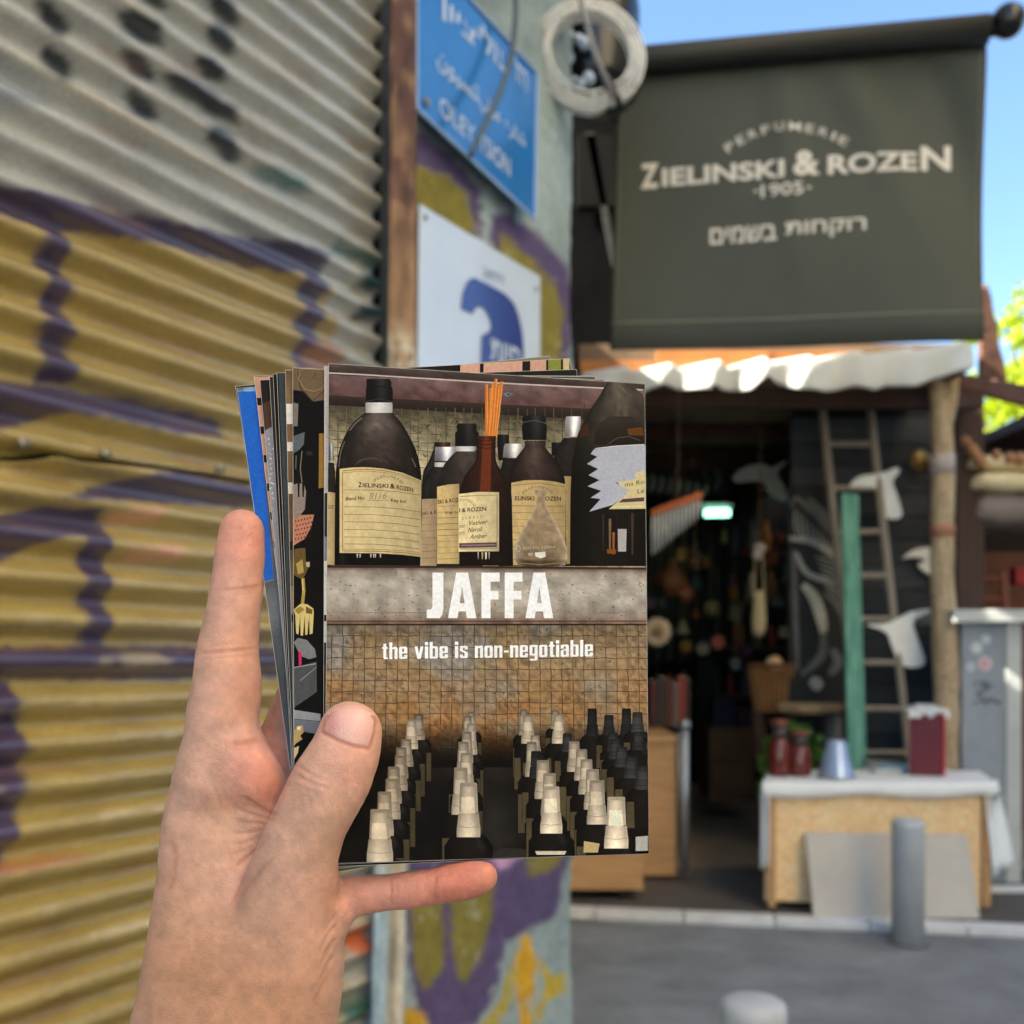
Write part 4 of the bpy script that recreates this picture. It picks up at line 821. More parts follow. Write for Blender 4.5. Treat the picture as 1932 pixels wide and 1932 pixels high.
# grey street cabinet
CAB = mat('cabinet_paint', lin((150, 158, 166)), .55, .12, 5, bump=.001, bscale=60); CABL = mat('cabinet_cap', lin((196, 198, 194)), .6, .1, 5)
cbx = thing('utility_cabinet', 'tall grey metal utility cabinet with pale cap beside the table', 'cabinet', (P(1862, 0, 6.3).x, 6.3, .05))
m = MB(); rect(m, 1815, 1172, 1898, 1672, 6.3, .42); bevel(m.build('body', CAB, cbx), .006)
m = MB(); rect(m, 1899, 1172, 1928, 1672, 6.28, .44); bevel(m.build('pale_side', CABL, cbx), .006)  # side face of the cabinet, in the paler cap colour
m = MB(); rect(m, 1800, 1150, 1960, 1174, 6.2, .55); bevel(m.build('cap', CABL, cbx), .008)
for k, (x, y, r, c) in enumerate([(1842, 1222, 11, (206, 212, 214)), (1860, 1206, 9, (196, 204, 208)), (1858, 1252, 14, (208, 190, 194)), (1832, 1258, 9, (190, 196, 200)), (1858, 1252, 7, (214, 150, 156))]):
    cc_ = P(x, y, 6.296-.002*(k == 4)); rr = r/F*6.3; m = MB(); m.tube([cc_, cc_-Vector((0, .0015, 0))], rr, 16); m.build('sticker', mat('sticker_%d' % k, lin(c), .5, .1, 20), cbx)
rg = random.Random(5); m = MB()
for k in range(16):
    x, y = 1845+rg.uniform(0, 42), 1285+rg.uniform(0, 42); m.tube([P(x, y, 6.297), P(x+rg.uniform(-12, 12), y+rg.uniform(-6, 6), 6.297), P(x+rg.uniform(-16, 16), y+rg.uniform(-12, 12), 6.297)], .004, 4)
m.build('scribble', mat('scribble_ink', lin((84, 88, 92)), .7, .1, 9), cbx)['kind'] = 'stuff'

# stall at the end of the row: beam, back panel, bundles
st = thing('side_stall', 'shadowy brown stall with a sloping beam past the trunk post', 'stall', P(1950, 1660, 7.6))
m = MB(); m.prism([P(1796, 700, 6.35), P(1796, 726, 6.35), P(2080, 800, 5.6), P(2080, 752, 5.6)], (0, .07, 0)); bevel(m.build('beam', mat('beam_brown', lin((128, 92, 82)), .7, .2, 6), st), .006)
m = MB(); m.span((3.15, 8.1, .06), (5.6, 8.2, 3.2)); m.build('back_panel', mat('stall_back', lin((52, 36, 28)), .8, .4, 3), st)
m = MB(); m.span((3.7, 6.5, 3.1), (5.6, 8.3, 3.18)); m.build('roof', DKWOOD, st)
SAND = mat('sand_canvas', lin((232, 214, 170)), .85, .12, 6, bump=.003, bscale=40); GREYC = mat('grey_canvas', lin((136, 124, 116)), .85, .15, 6, bump=.003, bscale=40)
def folded(x0, y0, x1, y1, Y, dep, m_, lab):
    """soft folded canvas: a wavy cushion-edged slab"""
    nu, nv = 30, 14; V = []; a_, b_ = P(x0, y0, Y), P(x1, y1, Y); H = a_.z-b_.z
    for i in range(nu):
        u = i/(nu-1)
        for j in range(nv):
            t_ = j/nv*2*math.pi; cz = math.copysign(abs(math.sin(t_))**.5, math.sin(t_)); cy = math.copysign(abs(math.cos(t_))**.6, math.cos(t_)); e = min(1, u*9+.25)**.5
            V.append((a_.x+(b_.x-a_.x)*u+.02*cz, Y+dep/2-dep/2*cy*e, (a_.z+b_.z)/2+H/2*cz*e*(1+.10*math.sin(u*14+Y*9))-.03*u))
    f = [(i*nv+j, i*nv+(j+1) % nv, (i+1)*nv+(j+1) % nv, (i+1)*nv+j) for i in range(nu-1) for j in range(nv)]+[tuple(range(nv)), tuple(range(nu*nv-1, (nu-1)*nv-1, -1))]
    o = mkobj('folded_canvas', np.array(V), f, m_, None, True); tag(o, lab, 'canvas')
folded(1832, 852, 2040, 882, 6.62, .5, SAND, 'upper layer of folded sand canvas lying on the side stall')
folded(1842, 884, 2040, 922, 6.60, .55, SAND, 'sunny folded sand canvas under the upper layer on the side stall')
folded(1838, 924, 2040, 985, 6.66, .5, GREYC, 'grey folded canvas lowest on the side stall')
for k, (x, y, r) in enumerate([(1822, 846, 9), (1834, 862, 11), (1842, 874, 11), (1851, 885, 12), (1880, 872, 9), (1905, 878, 11), (1925, 880, 13)]):
    m = MB(); m.ball(P(x, y-14, 6.62), r/F*6.62, 12); o = m.build('wooden_bead', mat('bead_wood', lin((176, 126, 86)), .5, .2, 9), None, True); tag(o, 'brown wooden bead on the garland over the folded canvas', 'bead', 'beads of the wooden garland')
ch = thing('wooden_chair', 'reddish wooden chair back in the shadow of the side stall', 'chair', P(1890, 1190, 7.2)); RW = mat('red_wood', lin((140, 76, 52)), .6, .2, 6)
for x in (1842, 1893): m = MB(); m.tube([P(x, 1080, 7.2), P(x+6, 1210, 7.2)], .03, 8); m.build('stile', RW, ch)
for y in (1092, 1130, 1168): m = MB(); m.tube([P(1843, y, 7.2), P(1896, y, 7.2)], .018, 8); m.build('slat', RW, ch)
m = MB(); m.span((P(1916, 0, 7.3).x, 7.3, P(0, 1104, 7.3).z), (P(1990, 0, 7.3).x, 7.4, P(0, 1070, 7.3).z)); o = bevel(m.build('red_crate', mat('red_crate', lin((170, 40, 40)), .6, .2, 6)), .01); tag(o, 'red crate glimpsed under the folded canvas', 'crate')
m = MB(); m.span((P(1862, 0, 7.9).x, 7.95, .07), (P(2000, 0, 7.9).x, 8.05, P(0, 1040, 7.9).z)); o = m.build('brown_board', mat('brown_board', lin((112, 66, 40)), .7, .3, 5)); tag(o, 'reddish brown board standing behind the chair', 'board')

cls = thing('closed_stall', 'closed grey market stall further along the row', 'stall', (7.2, 7.4, 0))
m = MB(); m.span((5.7, 7.4, 0), (9.6, 10.5, 3.0)); m.build('wall', PLASTER, cls)
m = MB(); m.span((5.5, 7.0, 3.004), (9.8, 10.7, 3.14)); m.build('roof', MATS['roof_sheet'], cls)
for x in (6.0, 7.9):
    for k in range(12): m = MB(); m.span((x, 7.36, .1+k*.19), (x+1.5, 7.396, .1+k*.19+.175)); bevel(m.build('slat', GALV, cls), .006)
# rusty sheet standing at the end of the shop roof, and the sunlit tree beyond
RS = mat('rusty_sheet', lin((52, 36, 30)), .8, .4, 7, col2=lin((116, 78, 60)), bump=.006, bscale=40)
m = MB(); m.prism([P(x, y, 7.3) for x, y in [(1852, 548), (1862, 532), (1871, 556), (1876, 590), (1884, 618), (1886, 650), (1896, 682), (1902, 724), (1850, 724)]], (0, .06, 0)); o = bevel(m.build('rusty_sheet', RS), .01); tag(o, 'ragged rusty sheet standing at the end of the shop roof', 'metal sheet')
TLEAF = mat('sunlit_leaf', lin((172, 186, 34)), .5, .3, 2.5, thin=.5)
tree = thing('street_tree', 'sunlit yellow green tree rising behind the side stall', 'tree', (6.55, 13.0, 0))
m = MB(); tp = [(6.55, 13, 0), (6.6, 13, 1.5), (6.5, 13.1, 3.2), (6.55, 13, 5.0)]; m.tube(tp, [.17, .14, .11, .05], 10); m.build('trunk', DKWOOD, tree, True)
for a, b in (((6.53, 13, 2.6), (5.85, 12.9, 4.6)), ((6.51, 13, 3.2), (7.35, 13.2, 5.0)), ((6.55, 13, 4), (6.25, 12.8, 5.3))):
    m = MB(); m.tube([a, [(p+q)/2+.08 for p, q in zip(a, b)], b], [.06, .045, .02], 8); m.build('limb', DKWOOD, tree, True)
rg = np.random.default_rng(8); vs, fs = [], []
for k in range(64):
    c = np.array([6.5, 13, 4.7])+rg.normal(size=3)*np.array([.42, .6, .55]); rad = rg.uniform(.18, .36)
    if c[2] > 5.85: c[2] = 5.7
    for j in range(95):
        d = rg.normal(size=3); d /= np.linalg.norm(d); p = c+d*rad*rg.uniform(.3, 1); a = rg.normal(size=3); a /= np.linalg.norm(a); b = np.cross(a, rg.normal(size=3)); b /= np.linalg.norm(b); L = rg.uniform(.07, .13)
        n0 = len(vs); vs += [tuple(p-a*L*.5), tuple(p+b*L*.3), tuple(p+a*L*.5), tuple(p-b*L*.3)]; fs.append((n0, n0+1, n0+2, n0+3))
mkobj('crown', vs, fs, TLEAF, tree)

# dim clutter in the depth of the shop
def orn(shape, x, y, r, Y, col, lab):
    t = thing('hanging_ornament', lab, 'ornament', P(x, y+r, Y), 'ornaments hung in the dim shop'); c = P(x, y, Y); rr = r/F*Y; mt = mat('orn_%d_%d' % (x, y), lin(col), .55, .3, 14); m = MB()
    if shape == 'ball': m.ball(c, rr, 14)
    elif shape == 'bell': m.lathe(c, [(rr*1.0, -rr), (rr*.92, -rr*.8), (rr*.55, rr*.2), (rr*.3, rr*.8), (1e-5, rr)], 14)
    elif shape == 'tassel': m.lathe(c, [(rr*.62, -rr*1.5), (rr*.5, -rr*.2), (rr*.25, rr*.3), (rr*.35, rr*.7), (1e-5, rr)], 10)
    elif shape == 'disc': m.tube([c, c+Vector((0, .012, 0))], rr, 18)
    else: m.box(c, (rr*1.5, .05, rr*2), 0, 0, .1)
    m.build('body', mt, t, shape in ('ball', 'bell', 'tassel')); m = MB(); m.tube([c+Vector((0, 0, rr*.95)), c+Vector((0, .02, rr+.55))], .0028, 5); m.build('cord', MATS['string_tan'], t)
rg = random.Random(12); shapes = ['ball', 'bell', 'tassel', 'disc', 'box']; hues = [('rust', (122, 66, 44)), ('olive', (92, 90, 52)), ('cream', (190, 176, 148)), ('plum', (84, 50, 78)), ('ochre', (160, 120, 56)), ('slate', (84, 92, 100)), ('brick', (140, 60, 48)), ('teal', (48, 92, 88))]
spots = [(1245, 1090), (1262, 1140), (1285, 1180), (1318, 1100), (1338, 1050), (1345, 1150), (1360, 1205), (1375, 1090), (1392, 1160), (1402, 1040), (1408, 1230), (1455, 1060), (1462, 1130), (1476, 1190), (1484, 1080), (1300, 1215), (1330, 1225), (1250, 1030), (1290, 1050), (1372, 1010), (1470, 1010), (1230, 1130), (1310, 1150), (1384, 1255)]
for k, (x, y) in enumerate(spots):
    s_ = shapes[(k*3) % 5]; hn, hc = hues[(k*5+k//8) % 8]; orn(s_, x+rg.uniform(-6, 6), y+rg.uniform(-8, 8), rg.uniform(9, 17), 7.9+rg.uniform(0, 1.6), hc, 'dim %s %s ornament hanging in the depth of the shop' % (hn, {'ball': 'round', 'bell': 'bell shaped', 'tassel': 'tasselled', 'disc': 'flat disc', 'box': 'boxy'}[s_]))
rk = thing('goods_rack', 'dim rack of shelves on the back wall of the shop', 'rack', P(1400, 1500, 10.6))
for y in (1040, 1130, 1220, 1310):
    m = MB(); rect(m, 1240, y, 1500, y+7, 10.5, .3); m.build('shelf', mat('rack_wood', lin((84, 66, 48)), .7, .3, 5), rk)
for x in (1238, 1498):
    m = MB(); rect(m, x, 1000, x+7, 1420, 10.5, .3); m.build('upright', MATS['rack_wood'], rk)
nmv = ['pale', 'brown', 'green', 'red', 'blue', 'grey', 'amber']; cv = [(176, 168, 150), (110, 78, 52), (70, 96, 66), (132, 54, 46), (60, 78, 110), (110, 112, 114), (170, 116, 50)]
for r_, y in enumerate((1040, 1130, 1220, 1310)):
    x = 1252
    for k in range(7):
        w_ = rg.uniform(14, 24); h_ = rg.uniform(30, 62); q = P(x+w_/2, y, 10.6); rr = w_/2/F*10.6; H = h_/F*10.6; m = MB()
        m.lathe(q+Vector((0, .05, .001)), [(rr*.9, 0), (rr, H*.08), (rr, H*.6), (rr*.5, H*.78), (rr*.42, H), (1e-5, H*1.01)], 12); o = m.build('shelf_vase', mat('vase_%d' % ((k+r_*2) % 7), lin(cv[(k+r_*2) % 7]), .45, .25, 9), None, True)
        tag(o, '%s vase on the %s shelf of the dim back rack' % (nmv[(k+r_*2) % 7], ['top', 'second', 'third', 'lowest'][r_]), 'vase', 'vases on the back rack'); x += w_+rg.uniform(8, 16)
# ================================================================ the fanned stack of postcards
CW, CH, CTH = .105, .1571, .0004
def rotm(rx, ry, rz): return Matrix.Rotation(rz, 3, 'Z') @ Matrix.Rotation(rx, 3, 'X') @ Matrix.Rotation(ry, 3, 'Y')
CR = rotm(-.05475, .0094, .19844); CC = Vector((-.00772, .3306, CAM_H+.01385))
CEX, CEZ = CR @ Vector((1, 0, 0)), CR @ Vector((0, 0, 1)); CN = -(CR @ Vector((0, 1, 0)))     # CN points at the viewer
PRINT = mat('photo_print', rough=.55, var=.05, scale=90, vcol=True, spec=.07, grain=(900, .10))
STOCK = mat('card_stock', lin((214, 208, 198)), .7, .06, 60)
def pcol(c):
    """printed ink: a little extra density in the dark tones"""
    r = lin(c); L = (r[0]+r[1]+r[2])/3; k = .42+.58*min(1, L/.16)
    return tuple(x*k for x in r)
class Card:
    def __init__(s, tl, rot, k, label):
        s.ez = (Matrix.Rotation(math.radians(rot), 3, CN) @ CEZ); s.ex = (Matrix.Rotation(math.radians(rot), 3, CN) @ CEX)
        s.pl = CC-CN*(.00095*k); s.v = []; s.c = []; s.f = []; s.layer = 0; s.bb = []
        q = s.ray(*tl); s.o = q+s.ex*CW/2-s.ez*CH/2
        s.t = thing('postcard', label, 'postcard', s.o, 'postcards held in a fan'); 
        R = Matrix((s.ex, -CN, s.ez)).transposed(); m = MB()
        vs = [s.o+R @ Vector((x*CW/2, y*CTH/2, z*CH/2)) for z in (-1, 1) for x, y in ((-1, -1), (1, -1), (1, 1), (-1, 1))]
        m.add(vs, [(3, 2, 1, 0), (4, 5, 6, 7), (0, 1, 5, 4), (1, 2, 6, 5), (2, 3, 7, 6), (3, 0, 4, 7)]); s.stock = m.build('card_stock', STOCK, s.t)
    def ray(s, px, py):
        r = Vector(((px-966)/F, 1, (YH-py)/F)); o = Vector((0, 0, CAM_H)); t = CN.dot(s.pl-o)/CN.dot(r); return o+r*t
    def uv(s, px, py):
        d = s.ray(px, py)-s.o; return d.dot(s.ex), d.dot(s.ez)
    def clipped(s, px, py):
        u, v = s.uv(px, py); return min(max(u, -CW/2+1e-4), CW/2-1e-4), min(max(v, -CH/2+1e-4), CH/2-1e-4)
    def w(s, u, v): return s.o+s.ex*u+s.ez*v+CN*(CTH/2+1e-5+s.layer*2e-6)
    def put(s, pts, faces, cols, uvs=None):
        """pts in picture units, one layer"""
        q = np.array(pts, float); lo, hi = q.min(0), q.max(0); n = len(s.v)
        s.layer = 1+max([L for l, h, L in s.bb if (l < hi).all() and (h > lo).all()], default=0); s.bb.append((lo, hi, s.layer))
        for i, p in enumerate(pts):
            s.v.append(tuple(s.w(*s.clipped(*p)))); c = cols[i] if isinstance(cols, list) else cols; s.c.append(pcol(c))
        s.f += [tuple(i+n for i in f) for f in faces]
    def poly(s, pts, col):
        """triangulated polygon (may be concave)"""
        from mathutils.geometry import tessellate_polygon
        tr = tessellate_polygon([[Vector((x, y, 0)) for x, y in pts]]); s.put(pts, tr, col)
    def line(s, pts, w_, col):
        q = [np.array(p, float) for p in pts]; vs = []
        for i in range(len(q)):
            d = q[min(i+1, len(q)-1)]-q[max(i-1, 0)]; d = np.array([-d[1], d[0]])/max(np.linalg.norm(d), 1e-9)*w_/2; vs += [tuple(q[i]+d), tuple(q[i]-d)]
        s.put(vs, [(2*i, 2*i+1, 2*i+3, 2*i+2) for i in range(len(q)-1)], col)
    def lines(s, segs, w_, col):
        vs, fs, cs = [], [], []
        for a, b in segs:
            a, b = np.array(a, float), np.array(b, float); d = b-a; d = np.array([-d[1], d[0]])/max(np.linalg.norm(d), 1e-9)*w_/2; n = len(vs)
            vs += [tuple(a+d), tuple(a-d), tuple(b-d), tuple(b+d)]; fs.append((n, n+1, n+2, n+3)); j = RNG.uniform(.8, 1.25); cs += [tuple(np.clip(np.array(col)*j, 0, 255))]*4
        s.put(vs, fs, cs)
    def grid(s, tl, tr, br, bl, nx, ny, fn):
        vs, cs = [], []
        for i in range(nx):
            for j in range(ny):
                u, v = i/(nx-1), j/(ny-1); a = np.array(tl)*(1-u)+np.array(tr)*u; b = np.array(bl)*(1-u)+np.array(br)*u; p = a*(1-v)+b*v; vs.append(tuple(p)); cs.append(tuple(np.clip(fn(u, v, p), 0, 255)))
        s.put(vs, grid_faces(nx, ny).tolist(), cs)
    def bottle(s, prof, fn, tr=lambda x, y: (x, y), nx=13, ny=26):
        """prof: (y, x left, x right) down the silhouette; fn(t across, v down) -> colour"""
        ys = np.linspace(prof[0][0], prof[-1][0], ny); xl = np.interp(ys, [p[0] for p in prof], [p[1] for p in prof]); xr = np.interp(ys, [p[0] for p in prof], [p[2] for p in prof]); vs, cs = [], []
        for i in range(nx):
            t = i/(nx-1)
            for j in range(ny): p = tr(xl[j]+(xr[j]-xl[j])*t, ys[j]); vs.append(p); cs.append(tuple(np.clip(fn(t, j/(ny-1))*(1+(.28 if ny >= 26 else .07)*(nz2(p, 7, 21)-.5))*(.93+.14*nz2(p, 24, 22)), 0, 255)))
        s.put(vs, grid_faces(nx, ny).tolist(), cs)
    def text(s, body, bold, a, b, h, col, shear=0):
        V_, Fc = text2d(body, bold); lo, hi = V_.min(0), V_.max(0); V_ = (V_-lo)/(hi-lo); a = np.array(a, float); b = np.array(b, float)
        s.put([tuple(a+(b-a)*u+np.array([shear*h*v, -h*v])) for u, v in V_], Fc, col)
    def arc(s, word, p0, p1, p2, h, col):
        for ch, bold, qa, qb, hh, upv in arc_word(word, p0, p1, p2, h, .0):
            V_, Fc = text2d(ch, 0); lo, hi = V_.min(0), V_.max(0); V_ = (V_-lo)/(hi-lo); s.put([tuple(qa+(qb-qa)*u+upv*hh*v) for u, v in V_], Fc, col)
    def done(s):
        if s.v: mkobj('print', s.v, s.f, PRINT, s.stock, False, s.c)
def mixc(a, b, t): return np.array(a, float)*(1-t)+np.array(b, float)*t
nz2 = lambda p, sc, sd: float(vnoise(np.array([[p[0], p[1]]]), sc, sd)[0])
A_ = lambda x, y: (606.8+x*.21227, 697+y*.21227)
B_ = lambda x, y: (902+x*.2122, 697+y*.2122)
C_ = lambda x, y: (426.4+x*.42445, 639.6+y*.42445)
D_ = lambda x, y: (574+x*.34806, 1107+y*.34806)
E_ = lambda x, y: (426.4+x*.4244, 656+y*.4244)
mapl = lambda f, pts: [f(*p) for p in pts]

# ---- front card
K = Card((620, 686), 0, 0, 'foremost postcard printed with brown perfume bottles and the word JAFFA')
K.grid((605, 680), (1230, 700), (1230, 1660), (585, 1660), 2, 2, lambda u, v, p: (40, 33, 30))
K.grid((615, 680), (1215, 714), (1215, 742), (615, 708), 30, 3, lambda u, v, p: mixc((92, 76, 74), (70, 56, 54), v)*(.85+.3*nz2(p, 12, 1)))
K.grid((615, 707), (1215, 736), (1215, 777), (615, 746), 40, 8, lambda u, v, p: mixc((116, 92, 92), (104, 74, 72), v)*(.85+.3*nz2(p, 9, 2)))
K.line(spline([(618, 704), (680, 707), (760, 712), (860, 718), (960, 724), (1080, 730), (1213, 736)], 5), 2.6, (196, 180, 174))
K.grid((612, 746), (1215, 777), (1215, 802), (612, 766), 24, 4, lambda u, v, p: mixc((72, 56, 52), (48, 39, 34), v))
def wall1(u, v, p):
    c = mixc((84, 78, 62), (168, 156, 126), min(1, v*3.2)); return c*(.78+.42*nz2(p, 7, 3))*(.9+.2*nz2(p, 40, 4))
K.grid((612, 764), (1215, 798), (1218, 1080), (608, 1075), 90, 46, wall1)
K.lines([((x+RNG.uniform(-2, 2), 770), (x+RNG.uniform(-2, 2), 980)) for x in range(620, 1215, 17)], 1.5, (96, 86, 66))
K.lines([((x, y+(x-612)*.04+RNG.uniform(-1.5, 1.5)), (x+20, y+(x-592)*.04+RNG.uniform(-1.5, 1.5))) for y in range(780, 980, 16) for x in range(612, 1215, 20)], 1.4, (98, 88, 68))
K.lines([((x, y), (x+RNG.uniform(-9, 9), y+RNG.uniform(-8, 8))) for x, y in zip(RNG.uniform(615, 1110, 160), RNG.uniform(768, 860, 160))], 1.3, (66, 60, 50))
# bolt on the shelf
K.poly(mapl(B_, [(220, 222), (262, 205), (310, 222), (262, 245)]), (110, 128, 142)); K.poly(mapl(B_, [(250, 215), (300, 222), (262, 236)]), (60, 74, 86))
DKG = lambda t: 1-.55*abs(2*t-1)**2.2
def brown_glass(top, low, hi=0):
    def fn(t, v): return mixc(top, low, min(1, v*1.5))*DKG(t)+26*np.exp(-((t-.13)/.05)**2)*min(1, v*4)+14*np.exp(-((t-.8)/.05)**2)*min(1, v*3)+hi*np.exp(-((t-.35)/.12)**2)*np.exp(-((v-.25)/.2)**2)
    return fn
def cap(pr, tr, col=(34, 33, 33)): K.bottle(pr, lambda t, v: np.array(col, float)*(.75+.9*np.exp(-((t-.6)/.22)**2))*(1.15-.3*v), tr, 11, 8)
def ring(pr, tr, col=(206, 204, 202)): K.bottle(pr, lambda t, v: np.array(col, float)*(.72+.3*np.sin(t*math.pi)), tr, 9, 4)
def lab(pts, tr, col=(204, 184, 138)): 
    """curved label given as left x, right x and polylines for top and bottom"""
    l, r, top, bot = pts; xs = np.linspace(l, r, 14); yt = np.interp(xs, [p[0] for p in top], [p[1] for p in top]); yb = np.interp(xs, [p[0] for p in bot], [p[1] for p in bot]); vs, cs = [], []
    for i, x in enumerate(xs):
        for j in range(12): p = tr(x, yt[i]+(yb[i]-yt[i])*j/11); vs.append(p); cs.append(tuple(np.clip(np.array(col)*(1.06-.20*(i/13)**2.2)*(.93+.12*nz2(p, 8, 5)), 0, 255)))
    K.put(vs, grid_faces(14, 12).tolist(), cs)
INK = (78, 62, 46)
# sliver bottle by the edge
K.bottle([(830, 60, 108), (900, 50, 120), (1750, 45, 122)], brown_glass((58, 52, 50), (38, 33, 30)), A_); cap([(655, 68, 100), (810, 62, 110)], A_, (110, 112, 120))
lab((50, 121, [(50, 1088), (121, 1098)], [(50, 1735), (121, 1742)]), A_, (176, 154, 112)); K.text('OZ', .01, A_(58, 1240), A_(108, 1240), 6.5, INK)
# dark bottles in the second row
K.bottle([(690, 1000, 1140), (800, 960, 1150), (900, 905, 1150), (1000, 890, 1150), (1750, 888, 1150)], brown_glass((70, 56, 50), (48, 38, 34)), A_)
cap([(648, 1000, 1140), (700, 998, 1146)], A_, (62, 40, 26)); cap([(690, 1008, 1190), (815, 1003, 1192)], A_, (150, 150, 158))
K.bottle([(850, 1005, 1150), (900, 960, 1160), (960, 920, 1160), (1050, 893, 1160), (1750, 890, 1160)], brown_glass((52, 48, 47), (40, 36, 34)), A_); ring([(828, 1003, 1120), (868, 1003, 1100)], A_)
lab((888, 1035, [(888, 1155), (1035, 1148)], [(888, 1752), (1035, 1752)]), A_, (162, 138, 108)); K.text('SKI & R', .012, A_(892, 1300), A_(1024, 1284), 6.5, INK); K.lines([(A_(890, y), A_(1030, y-8)) for y in range(1320, 1740, 60)], .9, (124, 102, 76))
cap([(425, 1205, 1256), (470, 1205, 1256), (540, 1210, 1250)], C_, (30, 30, 32)); K.bottle([(530, 1232, 1300), (600, 1215, 1310), (1010, 1210, 1310)], brown_glass((50, 44, 42), (30, 26, 24)), C_); cap([(466, 1240, 1314), (480, 1234, 1318), (528, 1230, 1312)], C_, (162, 160, 158))
cap([(460, 1446, 1492), (520, 1446, 1500)], C_, (28, 28, 30))
K.bottle([(440, 1500, 1570), (500, 1460, 1580), (560, 1455, 1600), (1010, 1455, 1600)], brown_glass((56, 50, 48), (34, 30, 28)), C_); cap([(345, 1512, 1575), (365, 1506, 1578), (435, 1506, 1570)], C_, (168, 166, 166)); lab((1500, 1545, [(1500, 610), (1545, 612)], [(1500, 1000), (1545, 1000)]), C_, (150, 128, 88))
# large bottle
K.bottle([(360, 420, 610), (400, 370, 640), (450, 300, 690), (520, 245, 738), (600, 200, 782), (700, 160, 832), (800, 140, 862), (900, 126, 882), (1000, 121, 888), (1300, 117, 890), (1750, 115, 877)], lambda t, v: mixc((98, 88, 80), (48, 36, 32), min(1, v*2.3))*DKG(t)*(1 if v < .9 else .45)+14*np.exp(-((t-.5)/.25)**2)*np.exp(-((v-.3)/.08)**2)+30*np.exp(-((t-.09)/.035)**2)*min(1, max(0, v-.2)*4)+16*np.exp(-((t-.90)/.03)**2)*min(1, max(0, v-.15)*4)+20*np.exp(-((t-.55)/.3)**2)*np.exp(-((v-.10)/.08)**2), A_, 25, 44)
K.line([A_(330+260*k/12, 830-90*math.sin(math.pi*k/12)*.5-(0)) for k in range(13)], 1.6, (84, 72, 66))
cap([(85, 400, 600), (110, 396, 622), (165, 400, 618), (180, 393, 634), (300, 393, 630)], A_); ring([(296, 392, 628), (330, 388, 630), (388, 392, 628)], A_)
K.line([A_(398, 172), A_(520, 150), A_(618, 176)], 1.5, (18, 18, 18)); K.line([A_(395, 285), A_(520, 262), A_(630, 290)], 1.2, (70, 70, 72))
for pts, w_, c in (([(205, 640), (175, 720), (160, 800), (152, 870)], 2.2, (104, 94, 88)), ([(800, 790), (820, 830), (838, 870)], 2.0, (110, 100, 94)), ([(250, 545), (300, 480), (360, 432)], 2.4, (116, 106, 98)), ([(300, 850), (340, 812), (400, 795), (470, 796), (540, 822)], 1.8, (92, 80, 74))): K.line([A_(*p) for p in spline(pts, 4) for p in [p]], w_, c)
lab((160, 884, [(160, 886), (280, 872), (400, 870), (560, 884), (720, 920), (884, 988)], [(160, 1632), (500, 1635), (720, 1648), (884, 1668)]), A_)
for o_, w_ in ((18, 1.6), (34, 1.0)):
    K.line([A_(175+o_*.5, 886+o_)]+[A_(x, np.interp(x, [160, 400, 560, 720, 884], [886, 870, 884, 920, 988])+o_) for x in (300, 400, 560, 720, 876)], w_, (150, 116, 62)); K.line([A_(175+o_*.5, 1632-o_), A_(500, 1635-o_), A_(720, 1646-o_), A_(878, 1664-o_)], w_, (150, 116, 62))
K.line([A_(186, 912), A_(186, 1610)], 1.6, (150, 116, 62))
for y in (1072, 1222, 1290, 1356, 1424, 1490, 1552): K.line([A_(200, y), A_(460, y+2), A_(680, y+18), A_(872, y+46)], 1.0, (116, 94, 62))
K.arc('PERFUMERIE', A_(478, 1000), A_(592, 962), A_(712, 1022), 4.6, (110, 92, 68))
K.text('Z', .03, A_(325, 1048), A_(358, 1048), 9, (52, 42, 34)); K.text('IELINSKI', .02, A_(364, 1049), A_(592, 1056), 8, (52, 42, 34)); K.text('&', .03, A_(608, 1060), A_(652, 1064), 9.6, (52, 42, 34)); K.text('ROZEN', .02, A_(666, 1068), A_(814, 1092), 8.4, (52, 42, 34))
K.text('Blend No.', .02, A_(215, 1168), A_(384, 1158), 7, (66, 54, 42)); K.text('8116', -.004, A_(418, 1158), A_(570, 1150), 12, (128, 116, 98), .25); K.text('Key Ing.', .02, A_(615, 1186), A_(756, 1200), 8, (66, 54, 42)); K.line([A_(405, 1166), A_(590, 1164)], .8, (116, 94, 62))
for x in (310, 335, 430, 455, 470, 515): K.poly(mapl(A_, [(x, 1640), (x+14, 1640), (x+11, 1672), (x+4, 1676)]), (190, 184, 178))
# bottle 2
K.bottle([(495, 1030, 1112), (520, 1000, 1120), (560, 968, 1130), (610, 948, 1140), (660, 940, 1140), (1010, 936, 1140)], lambda t, v: mixc((86, 76, 70), (44, 36, 32), min(1, v*2.0))*DKG(t*.7+.1), C_)
cap([(376, 1030, 1108), (392, 1022, 1116), (404, 1030, 1110), (412, 1018, 1124), (478, 1018, 1122)], C_); ring([(478, 1018, 1106), (500, 1022, 1104)], C_)
lab((938, 1036, [(938, 658), (985, 648), (1036, 644)], [(938, 1000), (1036, 1000)]), C_, (196, 170, 118)); K.text('SKI & ROZ', .02, C_(940, 735), C_(1034, 724), 7.5, (66, 54, 42)); K.text('Key In', .015, C_(976, 782), C_(1032, 780), 6.5, (66, 54, 42)); K.lines([(C_(940, y), C_(1034, y-3)) for y in range(745, 990, 26)], 1, (134, 108, 70))
